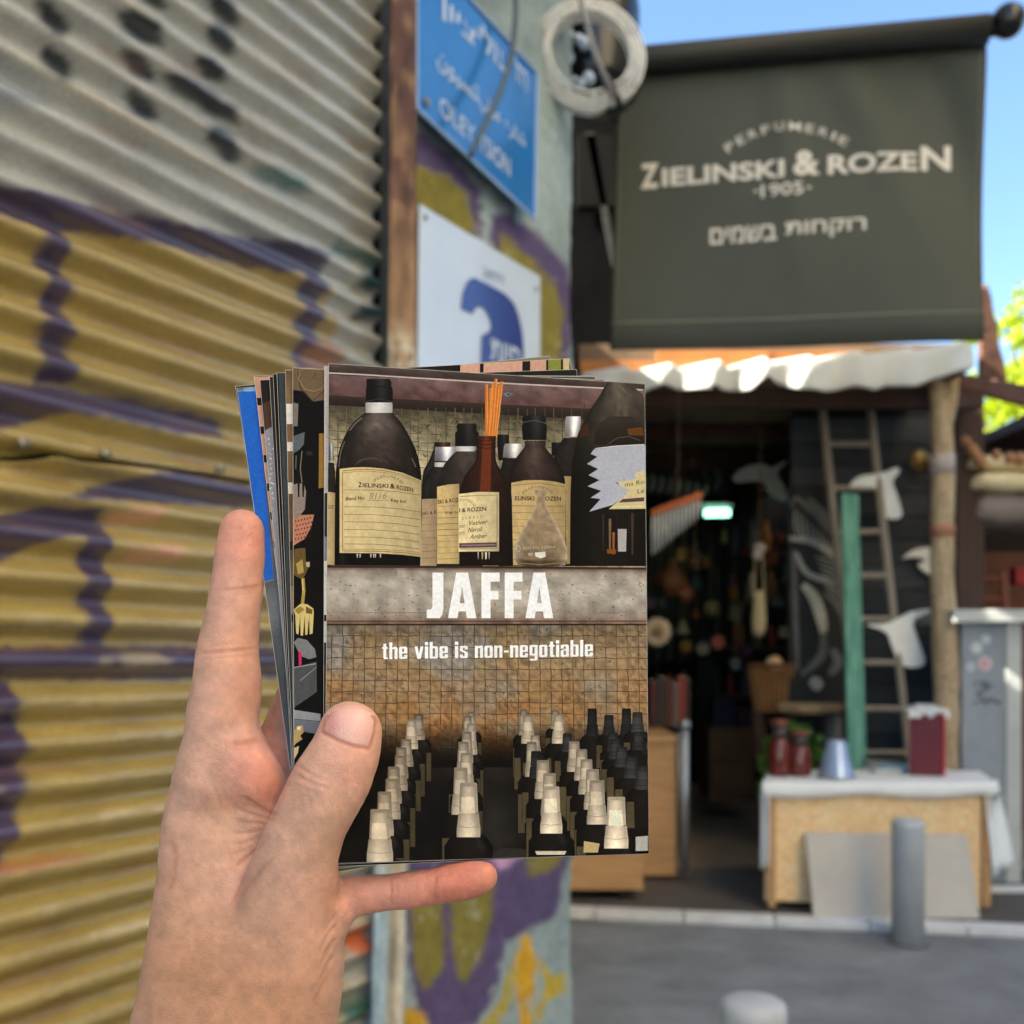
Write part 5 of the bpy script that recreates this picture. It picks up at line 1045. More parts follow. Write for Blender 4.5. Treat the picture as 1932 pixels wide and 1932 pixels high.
# big dusty bottle at the edge
K.bottle([(190, 1700, 1775), (215, 1680, 1810), (240, 1668, 1850), (330, 1608, 1870), (430, 1560, 1870), (560, 1536, 1870), (700, 1530, 1870), (1010, 1528, 1870)], lambda t, v: mixc((92, 84, 74), (30, 25, 22), min(1, max(0, (v-.08)*2.2)))*(.55+.6*np.sin(min(1, t*1.2)*math.pi*.8)), C_, 15, 30)
K.bottle([(345, 1700, 1800), (380, 1655, 1860), (430, 1636, 1866), (470, 1634, 1866)], lambda t, v: mixc((66, 58, 52), (44, 36, 30), v), C_, 8, 6); K.poly(mapl(C_, [(1782, 400), (1850, 392), (1858, 430), (1790, 428)]), (112, 66, 28)); K.poly(mapl(C_, [(1575, 390), (1610, 372), (1618, 428), (1572, 440)]), (78, 48, 28))
K.line([C_(1700, 466), C_(1740, 440), C_(1790, 434), C_(1840, 452)], 1.5, (96, 84, 74))
K.poly(mapl(C_, [(1800, 580), (1870, 570), (1870, 755), (1700, 757), (1780, 690), (1740, 640)]), (206, 190, 142))
K.poly(mapl(C_, [(1634, 492), (1740, 478), (1870, 472), (1870, 588), (1812, 592), (1826, 622), (1730, 640), (1792, 672), (1770, 700), (1718, 738), (1614, 768), (1664, 712), (1620, 706), (1668, 676), (1606, 655), (1660, 628), (1611, 606), (1654, 578), (1604, 556), (1650, 524), (1620, 512)]), (172, 174, 188))
K.line([C_(1640, 488), C_(1740, 476), C_(1858, 470)], 1.4, (222, 222, 222)); K.text('ma Ro', 0, C_(1772, 658), C_(1858, 644), 8, (84, 70, 54)); K.text('Le', 0, C_(1828, 688), C_(1858, 684), 8, (84, 70, 54)); K.poly(mapl(C_, [(1762, 712), (1858, 704), (1858, 722), (1744, 728)]), (96, 68, 78)); K.line([C_(1716, 748), C_(1858, 742)], 2, (224, 208, 160))
for (x0, x1, y0, y1, c) in ((1700, 1712, 800, 950, (120, 98, 72)), (1716, 1728, 860, 958, (150, 86, 34)), (1740, 1780, 845, 945, (172, 168, 168)), (1672, 1680, 780, 940, (70, 58, 48)), (1734, 1740, 770, 950, (52, 36, 28)), (1800, 1812, 775, 960, (78, 60, 54)), (1786, 1796, 770, 900, (44, 34, 30)), (1692, 1734, 935, 955, (138, 76, 30))): K.poly(mapl(C_, [(x0, y0), (x1, y0), (x1-3, y1), (x0+2, y1)]), c)
# bottle 4 and flask
K.bottle([(455, 1325, 1420), (480, 1330, 1416), (510, 1302, 1440), (540, 1282, 1470), (590, 1260, 1498), (640, 1252, 1508), (1010, 1250, 1512)], lambda t, v: mixc((92, 74, 68), (50, 36, 32), min(1, v*1.9))*DKG(t)+8*np.exp(-((t-.45)/.1)**2), C_, 15, 26)
cap([(342, 1322, 1416), (356, 1314, 1424), (372, 1320, 1418), (380, 1314, 1426), (450, 1318, 1424)], C_); K.line([C_(1318, 372), C_(1370, 362), C_(1422, 376)], 1.4, (86, 90, 92)); K.line([C_(1336, 456), C_(1416, 458)], 1.6, (16, 16, 16))
lab((1268, 1508, [(1268, 640), (1330, 628), (1400, 628), (1460, 634), (1508, 646)], [(1268, 1006), (1508, 1006)]), C_, (186, 160, 112)); K.line([C_(1270, 652), C_(1390, 640), C_(1506, 658)], 1.3, (134, 102, 58)); K.arc('PERFUMERIE', C_(1322, 690), C_(1388, 664), C_(1448, 690), 4.4, (110, 92, 68)); K.text('ELINSKI & ROZEN', .022, C_(1284, 718), C_(1488, 720), 8, (60, 48, 38)); K.lines([(C_(1272, y), C_(1506, y+2)) for y in range(742, 1000, 30)], 1, (130, 106, 70))
K.bottle([(672, 1370, 1424), (684, 1366, 1428), (700, 1380, 1418), (745, 1376, 1420), (770, 1362, 1436), (820, 1332, 1466), (880, 1300, 1496), (930, 1282, 1514), (975, 1280, 1517), (1000, 1294, 1504), (1012, 1310, 1488)], lambda t, v: mixc(mixc((160, 138, 112), (128, 108, 84), v), (196, 182, 158), abs(2*t-1)**6*.8)*(1 if v < .9 else .72), C_, 19, 30)
K.text('200 1in 100ml', 0, C_(1316, 938), C_(1462, 930), 6, (186, 170, 150)); K.line([C_(1292, 920), C_(1300, 918), C_(1308, 930), C_(1304, 945), C_(1294, 946), C_(1290, 934), C_(1292, 920)], 1.4, (190, 176, 158)); K.poly(mapl(C_, [(1372, 950), (1418, 946), (1420, 968), (1396, 976), (1374, 966)]), (226, 222, 214)); K.poly(mapl(C_, [(1340, 952), (1362, 950), (1364, 962), (1346, 966)]), (172, 158, 142)); K.line([C_(1300, 996), C_(1400, 1004), C_(1496, 994)], 1.4, (150, 124, 80))
# diffuser with reeds
for a, b in (((1158, 202), (1158, 440)), ((1184, 200), (1172, 440)), ((1176, 220), (1166, 440)), ((1226, 190), (1198, 440)), ((1212, 205), (1190, 440)), ((1200, 178), (1180, 440))):
    K.line([C_(*a), C_(*b)], 5.6, (198, 112, 46)); K.line([C_(a[0]+3, a[1]), C_(b[0]+3, b[1])], 2.0, (226, 146, 76))
K.bottle([(432, 1112, 1200), (440, 1108, 1204), (450, 1114, 1198), (540, 1112, 1198), (570, 1090, 1212), (610, 1060, 1236), (660, 1042, 1262), (700, 1036, 1270), (1008, 1036, 1276)], lambda t, v: (mixc((84, 40, 28), (38, 24, 20), min(1, v*1.3)) if .12 < t < .88 else mixc((50, 36, 30), (26, 20, 18), v))*(.9+.5*np.exp(-((t-.5)/.16)**2)*(v < .5)), C_, 17, 30)
for a, b in (((1148, 450), (1136, 680)), ((1172, 450), (1168, 680)), ((1160, 450), (1152, 680))): K.line([C_(*a), C_(*b)], 6, (120, 54, 30))
for y in (450, 466, 482): K.line([C_(1112, y), C_(1155, y+5), C_(1200, y)], 1.6, (50, 28, 22))
lab((1033, 1213, [(1033, 690), (1120, 680), (1213, 682)], [(1033, 946), (1213, 944)]), C_, (216, 198, 152)); K.line([C_(1040, 700), C_(1204, 694), C_(1204, 932), C_(1040, 934)], 1.1, (96, 78, 56)); K.arc('PERFUMERIE', C_(1016, 742), C_(1066, 720), C_(1102, 748), 4.0, (120, 100, 76)); K.text('I & ROZEN', .02, C_(1036, 772), C_(1156, 764), 8, (60, 48, 38)); K.text('2 1 8 2 1 7', 0, C_(1046, 804), C_(1138, 796), 4.6, (116, 98, 74))
for s_, a, b in (('Vetiver', (1074, 830), (1160, 822)), ('Neroli', (1074, 860), (1136, 855)), ('Amber', (1082, 890), (1156, 884))): K.text(s_, .006, C_(*a), C_(*b), 8.6, (44, 36, 32), .3)
for s_, a, b in (('mer', (1036, 842), (1062, 838)), ('ome', (1036, 872), (1060, 868))): K.text(s_, 0, C_(*a), C_(*b), 5.5, (130, 108, 82))
K.poly(mapl(C_, [(1036, 908), (1202, 904), (1202, 926), (1036, 930)]), (104, 76, 86)); K.line([C_(1046, 918), C_(1196, 915)], 1.4, (160, 140, 140))
for x, w_, c in ((1118, 5, (200, 190, 180)), (1135, 8, (190, 160, 110)), (1150, 10, (214, 210, 206)), (1166, 6, (180, 176, 172))): K.poly(mapl(C_, [(x, 948), (x+w_, 948), (x+w_-2, 978), (x+2, 980)]), c)
# shadow line and metal shelf plank
def plank(u, v, p):
    c = mixc((150, 138, 126), (172, 164, 154), math.sin(min(1, v*1.2)*math.pi)); c = mixc(c, (112, 84, 72), max(0, (v-.82)/.18)**1.2); c = mixc((92, 70, 60), c, min(1, v*9)); return c*(.84+.30*nz2(p, 18, 6))*(.93+.14*nz2(p, 4, 7))
K.grid((606, 1066), (1220, 1071), (1222, 1180), (603, 1180), 80, 30, plank)
K.line([(606, 1069), (900, 1070), (1220, 1073)], 4, (72, 52, 44)); K.line([(606, 1172), (1220, 1172)], 2, (92, 62, 52)); K.line([(604, 1179), (1222, 1179)], 3.5, (52, 38, 32)); K.lines([((x, 1156+RNG.uniform(-1, 1)), (x+40, 1156+RNG.uniform(-1, 1))) for x in range(610, 1215, 40)], .9, (128, 106, 96))
K.lines([((x, y), (x+RNG.uniform(1, 4), y+RNG.uniform(-1, 2))) for x, y in zip(RNG.uniform(610, 1215, 150), RNG.uniform(1080, 1172, 150))], 1.8, (112, 92, 78))
# lower tiled wall
def wall2(u, v, p):
    g = nz2(p, 55, 8); o = nz2(p, 38, 9); c = mixc((150, 128, 100), (140, 134, 128), np.clip((g-.45)*3, 0, 1)*np.clip(1.25-v*1.6, 0, 1)); c = mixc(c, (160, 104, 54), np.clip(v*1.5-.25, 0, 1)*np.clip(o*1.8-.2, 0, 1))
    c = mixc(c, (146, 120, 78), np.clip((nz2(p, 30, 12)-.5)*2, 0, 1)*.6); c = c*(.78+.4*nz2(p, 6, 10)); c = c*np.clip(1.05-(v-.60)*3.3, .12, 1) if v > .6 else c; return c*(.82+.18*min(1, v*6))
K.grid((603, 1180), (1222, 1180), (1222, 1470), (596, 1470), 110, 64, wall2)
fade2 = lambda y: float(np.clip(1.05-((y-1180)/290-.60)*3.3, .12, 1)) if y > 1354 else 1.0
for y in np.arange(1180, 1440, 21):
    K.lines([((x+(x-900)*.0006*(y-1180)/10+RNG.uniform(-.8, .8), y), (x+(x-900)*.0006*(y-1159)/10+RNG.uniform(-.8, .8), y+21)) for x in np.arange(606, 1222, 20.6)], 1.6, tuple(np.array((100, 76, 54))*fade2(y)))
    K.lines([((x, y+20+RNG.uniform(-1.3, 1.3)), (x+21, y+20+RNG.uniform(-1.3, 1.3))) for x in np.arange(603, 1222, 20.6)], 1.5, tuple(np.array((102, 78, 54))*fade2(y)))
for y in np.arange(1190, 1420, 12): K.lines([((x, y), (x+RNG.uniform(-7, 7), y+RNG.uniform(-7, 7))) for x in RNG.uniform(608, 1215, 22)], 1.2, tuple(np.array((104, 72, 44))*fade2(y)))
# shelf floor with rows of spray bottles
def floor2(u, v, p): return np.array((26, 23, 21))*(.7+.6*nz2(p, 24, 13))+np.array((34, 28, 24))*math.exp(-((p[0]-885)/75)**2)*math.exp(-((p[1]-1430)/36)**2)+np.array((26, 25, 24))*math.exp(-((p[0]-935)/45)**2)*math.exp(-((p[1]-1560)/90)**2)
K.grid((596, 1448), (1224, 1448), (1226, 1660), (586, 1660), 50, 22, floor2)
K.poly(mapl(D_, [(1010, 1450), (1070, 1415), (1190, 1420), (1230, 1450), (1190, 1480), (1020, 1480)]), (58, 54, 52))
def spray(x, y, h, w_, dark=False, tone=1.0, body=True):
    w_ *= 1.12
    c0 = (56, 55, 57) if dark else (208, 192, 170)
    if body:
        bw = w_*1.02
        K.bottle([(y+h*.90, x-w_*.42, x+w_*.42), (y+h*.98, x-w_*.70, x+w_*.70), (y+h*1.12, x-bw, x+bw), (y+h*2.6, x-bw*1.02, x+bw*1.02)], lambda t, v: np.array((34, 29, 26))*(.55+.6*math.sin(t*math.pi))+np.array((40, 40, 42))*math.exp(-((t-.72)/.06)**2)*math.exp(-((v-.12)/.06)**2), D_, 9, 14)
        K.bottle([(y+h*1.5, x-bw*.98, x-bw*.55), (y+h*2.6, x-bw*.98, x-bw*.50)], lambda t, v: np.array((150, 132, 96))*.62, D_, 3, 4); K.bottle([(y+h*1.5, x+bw*.62, x+bw*.98), (y+h*2.6, x+bw*.60, x+bw*.98)], lambda t, v: np.array((150, 132, 96))*.55, D_, 3, 4)
    def sh(t, v): return np.array(c0)*tone*(.70+.36*math.sin(min(1, t*1.15)*math.pi*.9))*(.86+.16*v)
    K.bottle([(y, x-w_*.33, x+w_*.33), (y+h*.03, x-w_*.36, x+w_*.36), (y+h*.55, x-w_*.40, x+w_*.40)], sh, D_, 9, 8)
    K.bottle([(y, x-w_*.33, x+w_*.33), (y+h*.035, x-w_*.37, x+w_*.37), (y+h*.07, x-w_*.34, x+w_*.34)], lambda t, v: np.array(c0)*tone*.72, D_, 7, 3)
    K.bottle([(y+h*.26, x-w_*.30, x+w_*.22), (y+h*.60, x-w_*.32, x+w_*.30)], lambda t, v: np.minimum(np.array(c0)*tone*(1.02+.12*math.sin(t*math.pi)), 232), D_, 7, 4)
    K.bottle([(y+h*.56, x-w_*.43, x+w_*.43), (y+h*.80, x-w_*.48, x+w_*.48), (y+h*.82, x-w_*.50, x+w_*.50), (y+h, x-w_*.50, x+w_*.49)], lambda t, v: sh(t, v)*1.10, D_, 9, 8)
    K.line([D_(x-w_*.47, y+h*.80), D_(x, y+h*.825), D_(x+w_*.47, y+h*.80)], 1.0, tuple(np.array(c0)*tone*.66))
rows = [
 [(1188, 665, 140, 50, 0, .72), (1360, 670, 100, 46, 0, .74), (905, 680, 110, 48, 0, .74), (620, 690, 140, 60, 0, .66), (1560, 660, 150, 60, 1, .8), (1745, 660, 150, 60, 1, .8), (1805, 680, 110, 66, 1, 1.2), (1650, 695, 110, 60, 1, .95)],
 [(1212, 695, 155, 66, 0, .90), (1378, 690, 160, 66, 0, .92), (885, 700, 120, 50, 0, .74), (580, 720, 160, 65, 0, .86), (905, 740, 170, 58, 0, .84)],
 [(1672, 790, 100, 62, 1, 1.1), (1810, 785, 100, 66, 1, 1.0), (1425, 795, 100, 60, 1, 1.1), (1250, 805, 100, 58, 0, .80), (880, 785, 170, 64, 0, .78), (552, 825, 150, 70, 0, .74), (1685, 825, 110, 66, 1, 1.1)],
 [(1232, 840, 190, 66, 0, .78), (1462, 838, 165, 70, 0, .82), (862, 840, 190, 70, 0, .80), (525, 870, 170, 70, 0, .74), (1720, 868, 110, 72, 1, 1.2), (1502, 880, 170, 72, 0, .84), (1255, 890, 150, 66, 1, .9)],
 [(878, 900, 210, 78, 0, .84), (520, 915, 190, 72, 0, .76), (1292, 940, 210, 80, 0, .84), (1528, 935, 190, 78, 0, .86), (1772, 918, 120, 78, 1, 1.15), (485, 975, 200, 78, 0, .78)],
 [(848, 980, 255, 90, 0, .90), (1562, 988, 220, 86, 0, .88), (1835, 970, 130, 80, 1, 1.2), (1328, 1010, 230, 84, 0, .90), (475, 1040, 220, 84, 0, .84)],
 [(1585, 1048, 240, 98, 0, .92), (435, 1110, 240, 90, 0, .88), (1338, 1082, 255, 108, 0, 1.04)],
 [(890, 1062, 295, 115, 0, .98), (1690, 1138, 280, 118, 0, 1.10), (410, 1205, 290, 128, 0, .98)]]
for r_ in rows:
    for x, y, h_, w_, dk, tone in r_: spray(x, y, h_, w_, bool(dk), tone)
K.poly(mapl(D_, [(1515, 1378), (1600, 1392), (1590, 1440), (1512, 1440)]), (190, 168, 120)); K.poly(mapl(D_, [(1795, 1355), (1860, 1350), (1860, 1430), (1795, 1432)]), (176, 172, 166)); K.poly(mapl(D_, [(1250, 1432), (1420, 1432), (1410, 1452), (1260, 1452)]), (206, 196, 176))
# lettering
LW_ = (246, 247, 250)
def boxl(pts, x0, x1, y0=1166.5, y1=1080.5): return [(x0+(x1-x0)*u, y0+(y1-y0)*v) for u, v in pts]
K.poly(boxl([(.34, 1), (1, 1), (1, .22), (.93, .08), (.78, 0), (0, 0), (0, .19), (.28, .20), (.34, .26)], 805, 836.5), LW_)
for x0, x1 in ((845, 898.5), (991, 1043.5)):
    K.poly(boxl([(0, 0), (.29, 1), (.51, 1), (.51, .74), (.335, 0)], x0, x1), LW_); K.poly(boxl([(1, 0), (.71, 1), (.49, 1), (.49, .74), (.665, 0)], x0, x1), LW_); K.poly(boxl([(.36, .15), (.64, .15), (.61, .33), (.39, .33)], x0, x1), LW_)
for x0, x1 in ((908, 942.5), (952, 985.5)): K.poly(boxl([(0, 0), (0, 1), (1, 1), (1, .80), (.50, .80), (.50, .60), (.94, .60), (.94, .41), (.50, .41), (.50, 0)], x0, x1), LW_)
# condensed heavy caption, letters built from bars
XH, AS, SW, GW = .735, 1.0, .155, .42
def bar(x0, y0, x1, y1, c=0): return [(x0, y0), (x1, y0), (x1, y1), (x0, y1)]
def ring_(w, lo, hi, t=.12, ch=.06): return [[(0, lo+ch), (SW, lo+ch*.3), (SW, hi-ch*.3), (0, hi-ch)], [(w-SW, lo+ch*.3), (w, lo+ch), (w, hi-ch), (w-SW, hi-ch*.3)], [(ch*.9, lo), (w-ch*.9, lo), (w, lo+ch), (w-SW+.01, lo+t), (SW-.01, lo+t), (0, lo+ch)], [(0, hi-ch), (SW-.01, hi-t), (w-SW+.01, hi-t), (w, hi-ch), (w-ch*.9, hi), (ch*.9, hi)]]
def glyph(ch):
    w = GW
    if ch in 'nh': return w, [bar(0, 0, SW, AS if ch == 'h' else XH), [(SW-.01, XH-.15), (w-SW, XH-.13), (w-SW, 0), (w, 0), (w, XH-.08), (w-.06, XH), (SW+.08, XH), (SW-.01, XH-.06)]]
    if ch == 'o': return w, ring_(w, 0, XH)
    if ch == 'b': return w, [bar(0, 0, SW, AS)]+ring_(w, 0, XH)[1:]
    if ch == 'g': return w, [bar(w-SW, -.12, w, XH)]+[ring_(w, .10, XH)[i] for i in (0, 2, 3)]+[[(0, -.14), (.05, -.20), (w-.05, -.20), (w, -.12), (w-SW, -.09), (0, -.09)]]
    if ch == 'e': return w, [ring_(w, 0, XH)[i] for i in (0, 2, 3)]+[bar(w-SW, .36, w, XH-.07), bar(SW-.01, .33, w, .43), bar(w-SW, .05, w, .24)]
    if ch == 'a': return w, [bar(w-SW, 0, w, XH-.06), [(0, XH-.06), (.05, XH), (w-.05, XH), (w, XH-.07), (w-SW, XH-.11), (0, XH-.11)], bar(0, XH-.24, SW, XH-.05), [(0, .06), (.05, 0), (.22, 0), (w-SW+.01, .07), (w-SW+.01, .12), (0, .11)], bar(0, .07, SW, .36), [(0, .34), (w-SW+.01, .40), (w-SW+.01, .48), (.05, .41)]]
    if ch in 'il': return SW+.01, [bar(0, 0, SW+.01, XH if ch == 'i' else AS)]+([bar(0, XH+.07, SW+.01, AS)] if ch == 'i' else [])
    if ch == 't': return .29, [bar(.06, .06, .06+SW, .93), bar(0, XH-.12, .29, XH-.005), [(.06, .07), (.10, 0), (.29, 0), (.29, .11), (.06, .12)]]
    if ch == 's': return .38, [[(0, .06), (.05, 0), (.33, 0), (.38, .06), (.38, .11), (0, .11)], bar(.38-SW, .06, .38, .34), [(0, .44), (.30, .27), (.38, .30), (.38, .36), (.06, .52), (0, .50)], bar(0, .44, SW, XH-.06), [(0, XH-.11), (.38, XH-.11), (.38, XH-.06), (.33, XH), (.05, XH), (0, XH-.06)], bar(0, .06, SW, .22), bar(.38-SW, XH-.22, .38, XH-.06)]
    if ch == 'v': return .44, [[(0, XH), (.15, XH), (.25, .10), (.29, 0), (.13, 0)], [(.44, XH), (.29, XH), (.19, .10), (.15, 0), (.31, 0)]]
    if ch == '-': return .24, [bar(0, .31, .24, .43)]
for wd, x0, x1 in (('the', 422, 558), ('vibe', 598, 778), ('is', 816, 886), ('non-negotiable', 924, 1564)):
    yb = lambda x: 393-(x-422)*.0131; hh = 90*.34806; gl = [glyph(c) for c in wd]; tot = sum(g[0] for g in gl)+.075*(len(wd)-1); pos = 0
    for gw_, polys in gl:
        for pl_ in polys: K.poly([(lambda q: (q[0], q[1]-v*hh))(D_(x0+(x1-x0)*(pos+u)/tot, yb(x0+(x1-x0)*(pos+u)/tot))) for u, v in pl_], LW_)
        pos += gw_+.075
K.done()

# ---- the cards behind, each showing only a strip
def card(tl, rot, k, label, paint_):
    c = Card(tl, rot, k, label); paint_(c); c.done(); return c
def full(c, col, n=14, var=.25, sc=40, sd=1):
    U = np.linspace(-CW/2+1e-4, CW/2-1e-4, n); Vv = np.linspace(-CH/2+1e-4, CH/2-1e-4, n); c.layer = 1; c.bb.append((np.array([-1e9, -1e9]), np.array([1e9, 1e9]), 1)); n0 = len(c.v)
    for u in U:
        for v in Vv: c.v.append(tuple(c.w(u, v))); c.c.append(pcol(np.clip(np.array(col)*(1-var/2+var*nz2((u*6000, v*6000), sc, sd)), 0, 255)))
    c.f += [tuple(i+n0 for i in f) for f in grid_faces(n, n).tolist()]
def p1(c):
    full(c, (30, 28, 28)); 
    for y0, y1, col in ((690, 930, (196, 184, 176)), (930, 1010, (60, 62, 72)), (1012, 1058, (128, 132, 140)), (1058, 1160, (226, 220, 208)), (1172, 1212, (218, 210, 196)), (1215, 1400, (18, 17, 18)), (1400, 1640, (70, 20, 34))): c.poly([(590, y0), (640, y0), (640, y1), (590, y1)], col)
card((612, 690), .35, 1, 'postcard edge with black and white bars just behind the foremost card', p1)
def p2(c):
    full(c, (22, 21, 22)); z = lambda p: mapl(E_, p)
    c.poly(z([(280, 60), (470, 60), (470, 235), (425, 235), (388, 240), (350, 195), (290, 188)]), (116, 96, 74)); c.line(z([(320, 110), (330, 180), (385, 238), (440, 190), (455, 110)]), 2, (84, 68, 50)); c.line(z([(322, 140), (350, 185), (390, 195), (430, 180), (452, 130), (440, 95), (330, 95), (322, 140)]), 1.4, (150, 128, 98)); c.line(z([(385, 140), (400, 115)]), 1.4, (84, 68, 50))
    c.poly(z([(300, 245), (322, 250), (318, 350), (300, 350)]), (120, 112, 104)); c.poly(z([(298, 395), (350, 375), (346, 430), (325, 455), (300, 470)]), (96, 102, 106)); c.line(z([(338, 460), (330, 540), (338, 600)]), 2, (120, 112, 96)); c.line(z([(312, 480), (310, 540)]), 2.5, (96, 92, 82)); c.poly(z([(414, 382), (440, 382), (436, 622), (412, 626)]), (150, 112, 52)); c.poly(z([(355, 462), (384, 462), (384, 478), (360, 480)]), (62, 56, 54))
    c.poly(z([(300, 610), (318, 604), (320, 665), (326, 665), (328, 604), (338, 604), (340, 665), (346, 665), (348, 612), (356, 640), (350, 720), (318, 760), (300, 768)]), (140, 124, 118))
    c.poly(z([(300, 765), (330, 745), (392, 742), (378, 800), (350, 850), (296, 880)]), (184, 122, 98))
    for i in range(6):
        for j in range(5):
            x, y = 310+i*13+(j % 2)*6, 772+j*20-i*3; c.poly(z([(x-4, y), (x, y-5), (x+4, y), (x, y+5)]), (70, 34, 28))
    c.poly(z([(305, 895), (352, 890), (356, 960), (372, 965), (352, 1010), (340, 1030), (318, 1020), (298, 1010), (300, 960)]), (112, 92, 48)); c.poly(z([(312, 960), (340, 940), (346, 1000), (320, 1008)]), (176, 150, 86)); c.poly(z([(355, 955), (372, 952), (372, 975), (358, 975)]), (190, 176, 140)); c.line(z([(342, 1025), (346, 1080), (340, 1140)]), 6, (170, 142, 76)); c.line(z([(340, 1030), (343, 1080)]), 2, (214, 190, 130))
    c.poly(z([(298, 1165), (330, 1140), (360, 1140), (388, 1160), (390, 1180), (385, 1270), (372, 1275), (370, 1190), (362, 1275), (352, 1278), (350, 1190), (342, 1280), (332, 1280), (330, 1190), (322, 1275), (312, 1270), (308, 1190)]), (206, 186, 124)); c.poly(z([(305, 1165), (330, 1150), (350, 1165), (320, 1185)]), (150, 118, 54)); c.poly(z([(355, 1150), (385, 1165), (382, 1185), (355, 1180)]), (120, 94, 44))
    c.poly(z([(300, 1310), (320, 1290), (360, 1300), (395, 1340), (402, 1375), (370, 1385), (330, 1370)]), (120, 122, 126)); c.poly(z([(322, 1352), (336, 1352), (336, 1410), (324, 1414)]), (196, 40, 96)); c.poly(z([(298, 1425), (402, 1395), (404, 1530), (300, 1600)]), (86, 88, 92)); c.line(z([(298, 1422), (400, 1405)]), 2, (150, 150, 152)); c.line(z([(330, 1480), (402, 1420)]), 2, (128, 130, 134)); c.poly(z([(282, 1610), (420, 1628), (420, 1660), (282, 1650)]), (142, 146, 154)); c.poly(z([(282, 1652), (420, 1662), (420, 1720), (282, 1700)]), (104, 110, 122))
    c.poly(z([(282, 1700), (310, 1695), (320, 1680), (342, 1680), (345, 1710), (330, 1725), (340, 1740), (310, 1760), (282, 1770)]), (176, 150, 98)); c.poly(z([(282, 1780), (325, 1770), (320, 1800), (300, 1830), (282, 1830)]), (206, 186, 140)); c.poly(z([(316, 1684), (334, 1684), (330, 1700), (316, 1700)]), (226, 216, 190))
card((552, 694), .75, 2, 'postcard showing old brass forks and spoons on black beside the foremost card', p2)
def p3(c):
    full(c, (120, 92, 66), 20, .5, 30, 3); z = lambda p: mapl(E_, p)
    for a, b, col in ((250, 340, (226, 216, 204)), (420, 460, (220, 212, 200)), (600, 650, (206, 196, 180)), (860, 900, (60, 46, 40)), (1060, 1180, (158, 124, 92)), (1190, 1220, (46, 36, 34)), (1240, 1480, (104, 92, 86))): c.poly(z([(255, a), (300, a), (300, b), (255, b)]), col)
card((538, 698), 1.9, 3, 'postcard with brown wood grain edge between the cutlery and slate cards', p3)
card((522, 703), 2.9, 4, 'slate grey postcard edge in the middle of the fan', lambda c: (full(c, (74, 82, 84), 12, .2), c.line(mapl(E_, [(230, 120), (262, 900), (268, 1500)]), 3, (44, 48, 50))))
card((515, 706), 3.3, 5, 'very dark postcard edge with a pale rim beside the slate one', lambda c: full(c, (40, 38, 38), 14, .5, 20, 6))
card((508, 711), 3.8, 6, 'dark brown postcard edge beside the silver foil card', lambda c: (full(c, (72, 58, 54), 16, .5, 24, 7), c.poly([(900, 690), (1110, 690), (1110, 720), (900, 720)], (120, 112, 98)), c.line([(930, 712), (1010, 698)], 2, (64, 58, 52)), c.line([(1050, 700), (1062, 714)], 2, (190, 186, 178))))
def p7(c):
    full(c, (44, 40, 38), 18, .5, 26, 8); z = lambda p: mapl(E_, p); c.poly(z([(170, 370), (215, 345), (245, 900), (262, 1500), (250, 1500), (225, 1000), (195, 700)]), (142, 140, 146)); c.poly(z([(165, 250), (205, 230), (210, 345), (170, 370)]), (92, 66, 52)); c.lines([(E_(180+RNG.uniform(0, 30), y), E_(185+RNG.uniform(0, 34), y+8)) for y in range(380, 800, 22)], 2, (196, 196, 202)); c.line([(880, 700), (1090, 686)], 4, (222, 218, 212))
card((490, 717), 5.6, 7, 'postcard with crumpled silver foil strip in the fan', p7)
def p8(c):
    full(c, (40, 34, 34), 10, .3); 
    for i in range(14):
        y = 712+i*54; x = 470+i*5.0; c.poly([(x, y), (x+44, y-2), (x+46, y+38), (x+2, y+40)], (200, 150, 128)) 
    for x0, x1, col in ((868, 905, (206, 160, 140)), (912, 985, (204, 158, 138)), (1000, 1030, (200, 156, 136)), (1034, 1058, (128, 136, 62)), (1062, 1074, (196, 176, 130))): c.poly([(x0, 684-(x0-900)*.045), (x1, 684-(x1-900)*.045), (x1, 712), (x0, 712)], col)
card((479, 710), 7.0, 8, 'postcard with pink block pattern edge behind the foil card', p8)
def p9(c):
    full(c, (96, 98, 104), 16, .5, 30, 9); z = lambda p: mapl(E_, p); c.poly(z([(40, 195), (138, 195), (212, 1030), (160, 1045)]), (34, 98, 196)); c.poly(z([(78, 180), (132, 176), (132, 194), (78, 196)]), (120, 170, 224)); c.poly(z([(40, 140), (140, 130), (140, 176), (40, 186)]), (66, 66, 66)); c.line(z([(55, 195), (105, 148)]), 3.4, (150, 146, 138)); c.line(z([(172, 1042), (214, 1030)]), 2, (130, 126, 110))
card((447, 733), 8.4, 9, 'postcard with a bright blue panel fanned out beside the index finger', p9)
card((444, 729), 9.3, 10.2, 'hindmost postcard with mossy stone edge at the back of the fan', lambda c: (full(c, (70, 62, 56), 18, .5, 20, 10), c.poly([(640, 650), (1080, 640), (1080, 720), (640, 740)], (126, 122, 98)), c.line([(800, 694), (870, 676)], 2.4, (74, 68, 54)), c.line([(955, 676), (1005, 688)], 2.4, (70, 64, 52))))
card((548, 706), 2.0, 11.2, 'pale grey postcard whose lower edge shows above the little finger', lambda c: full(c, (150, 148, 156), 8, .2))
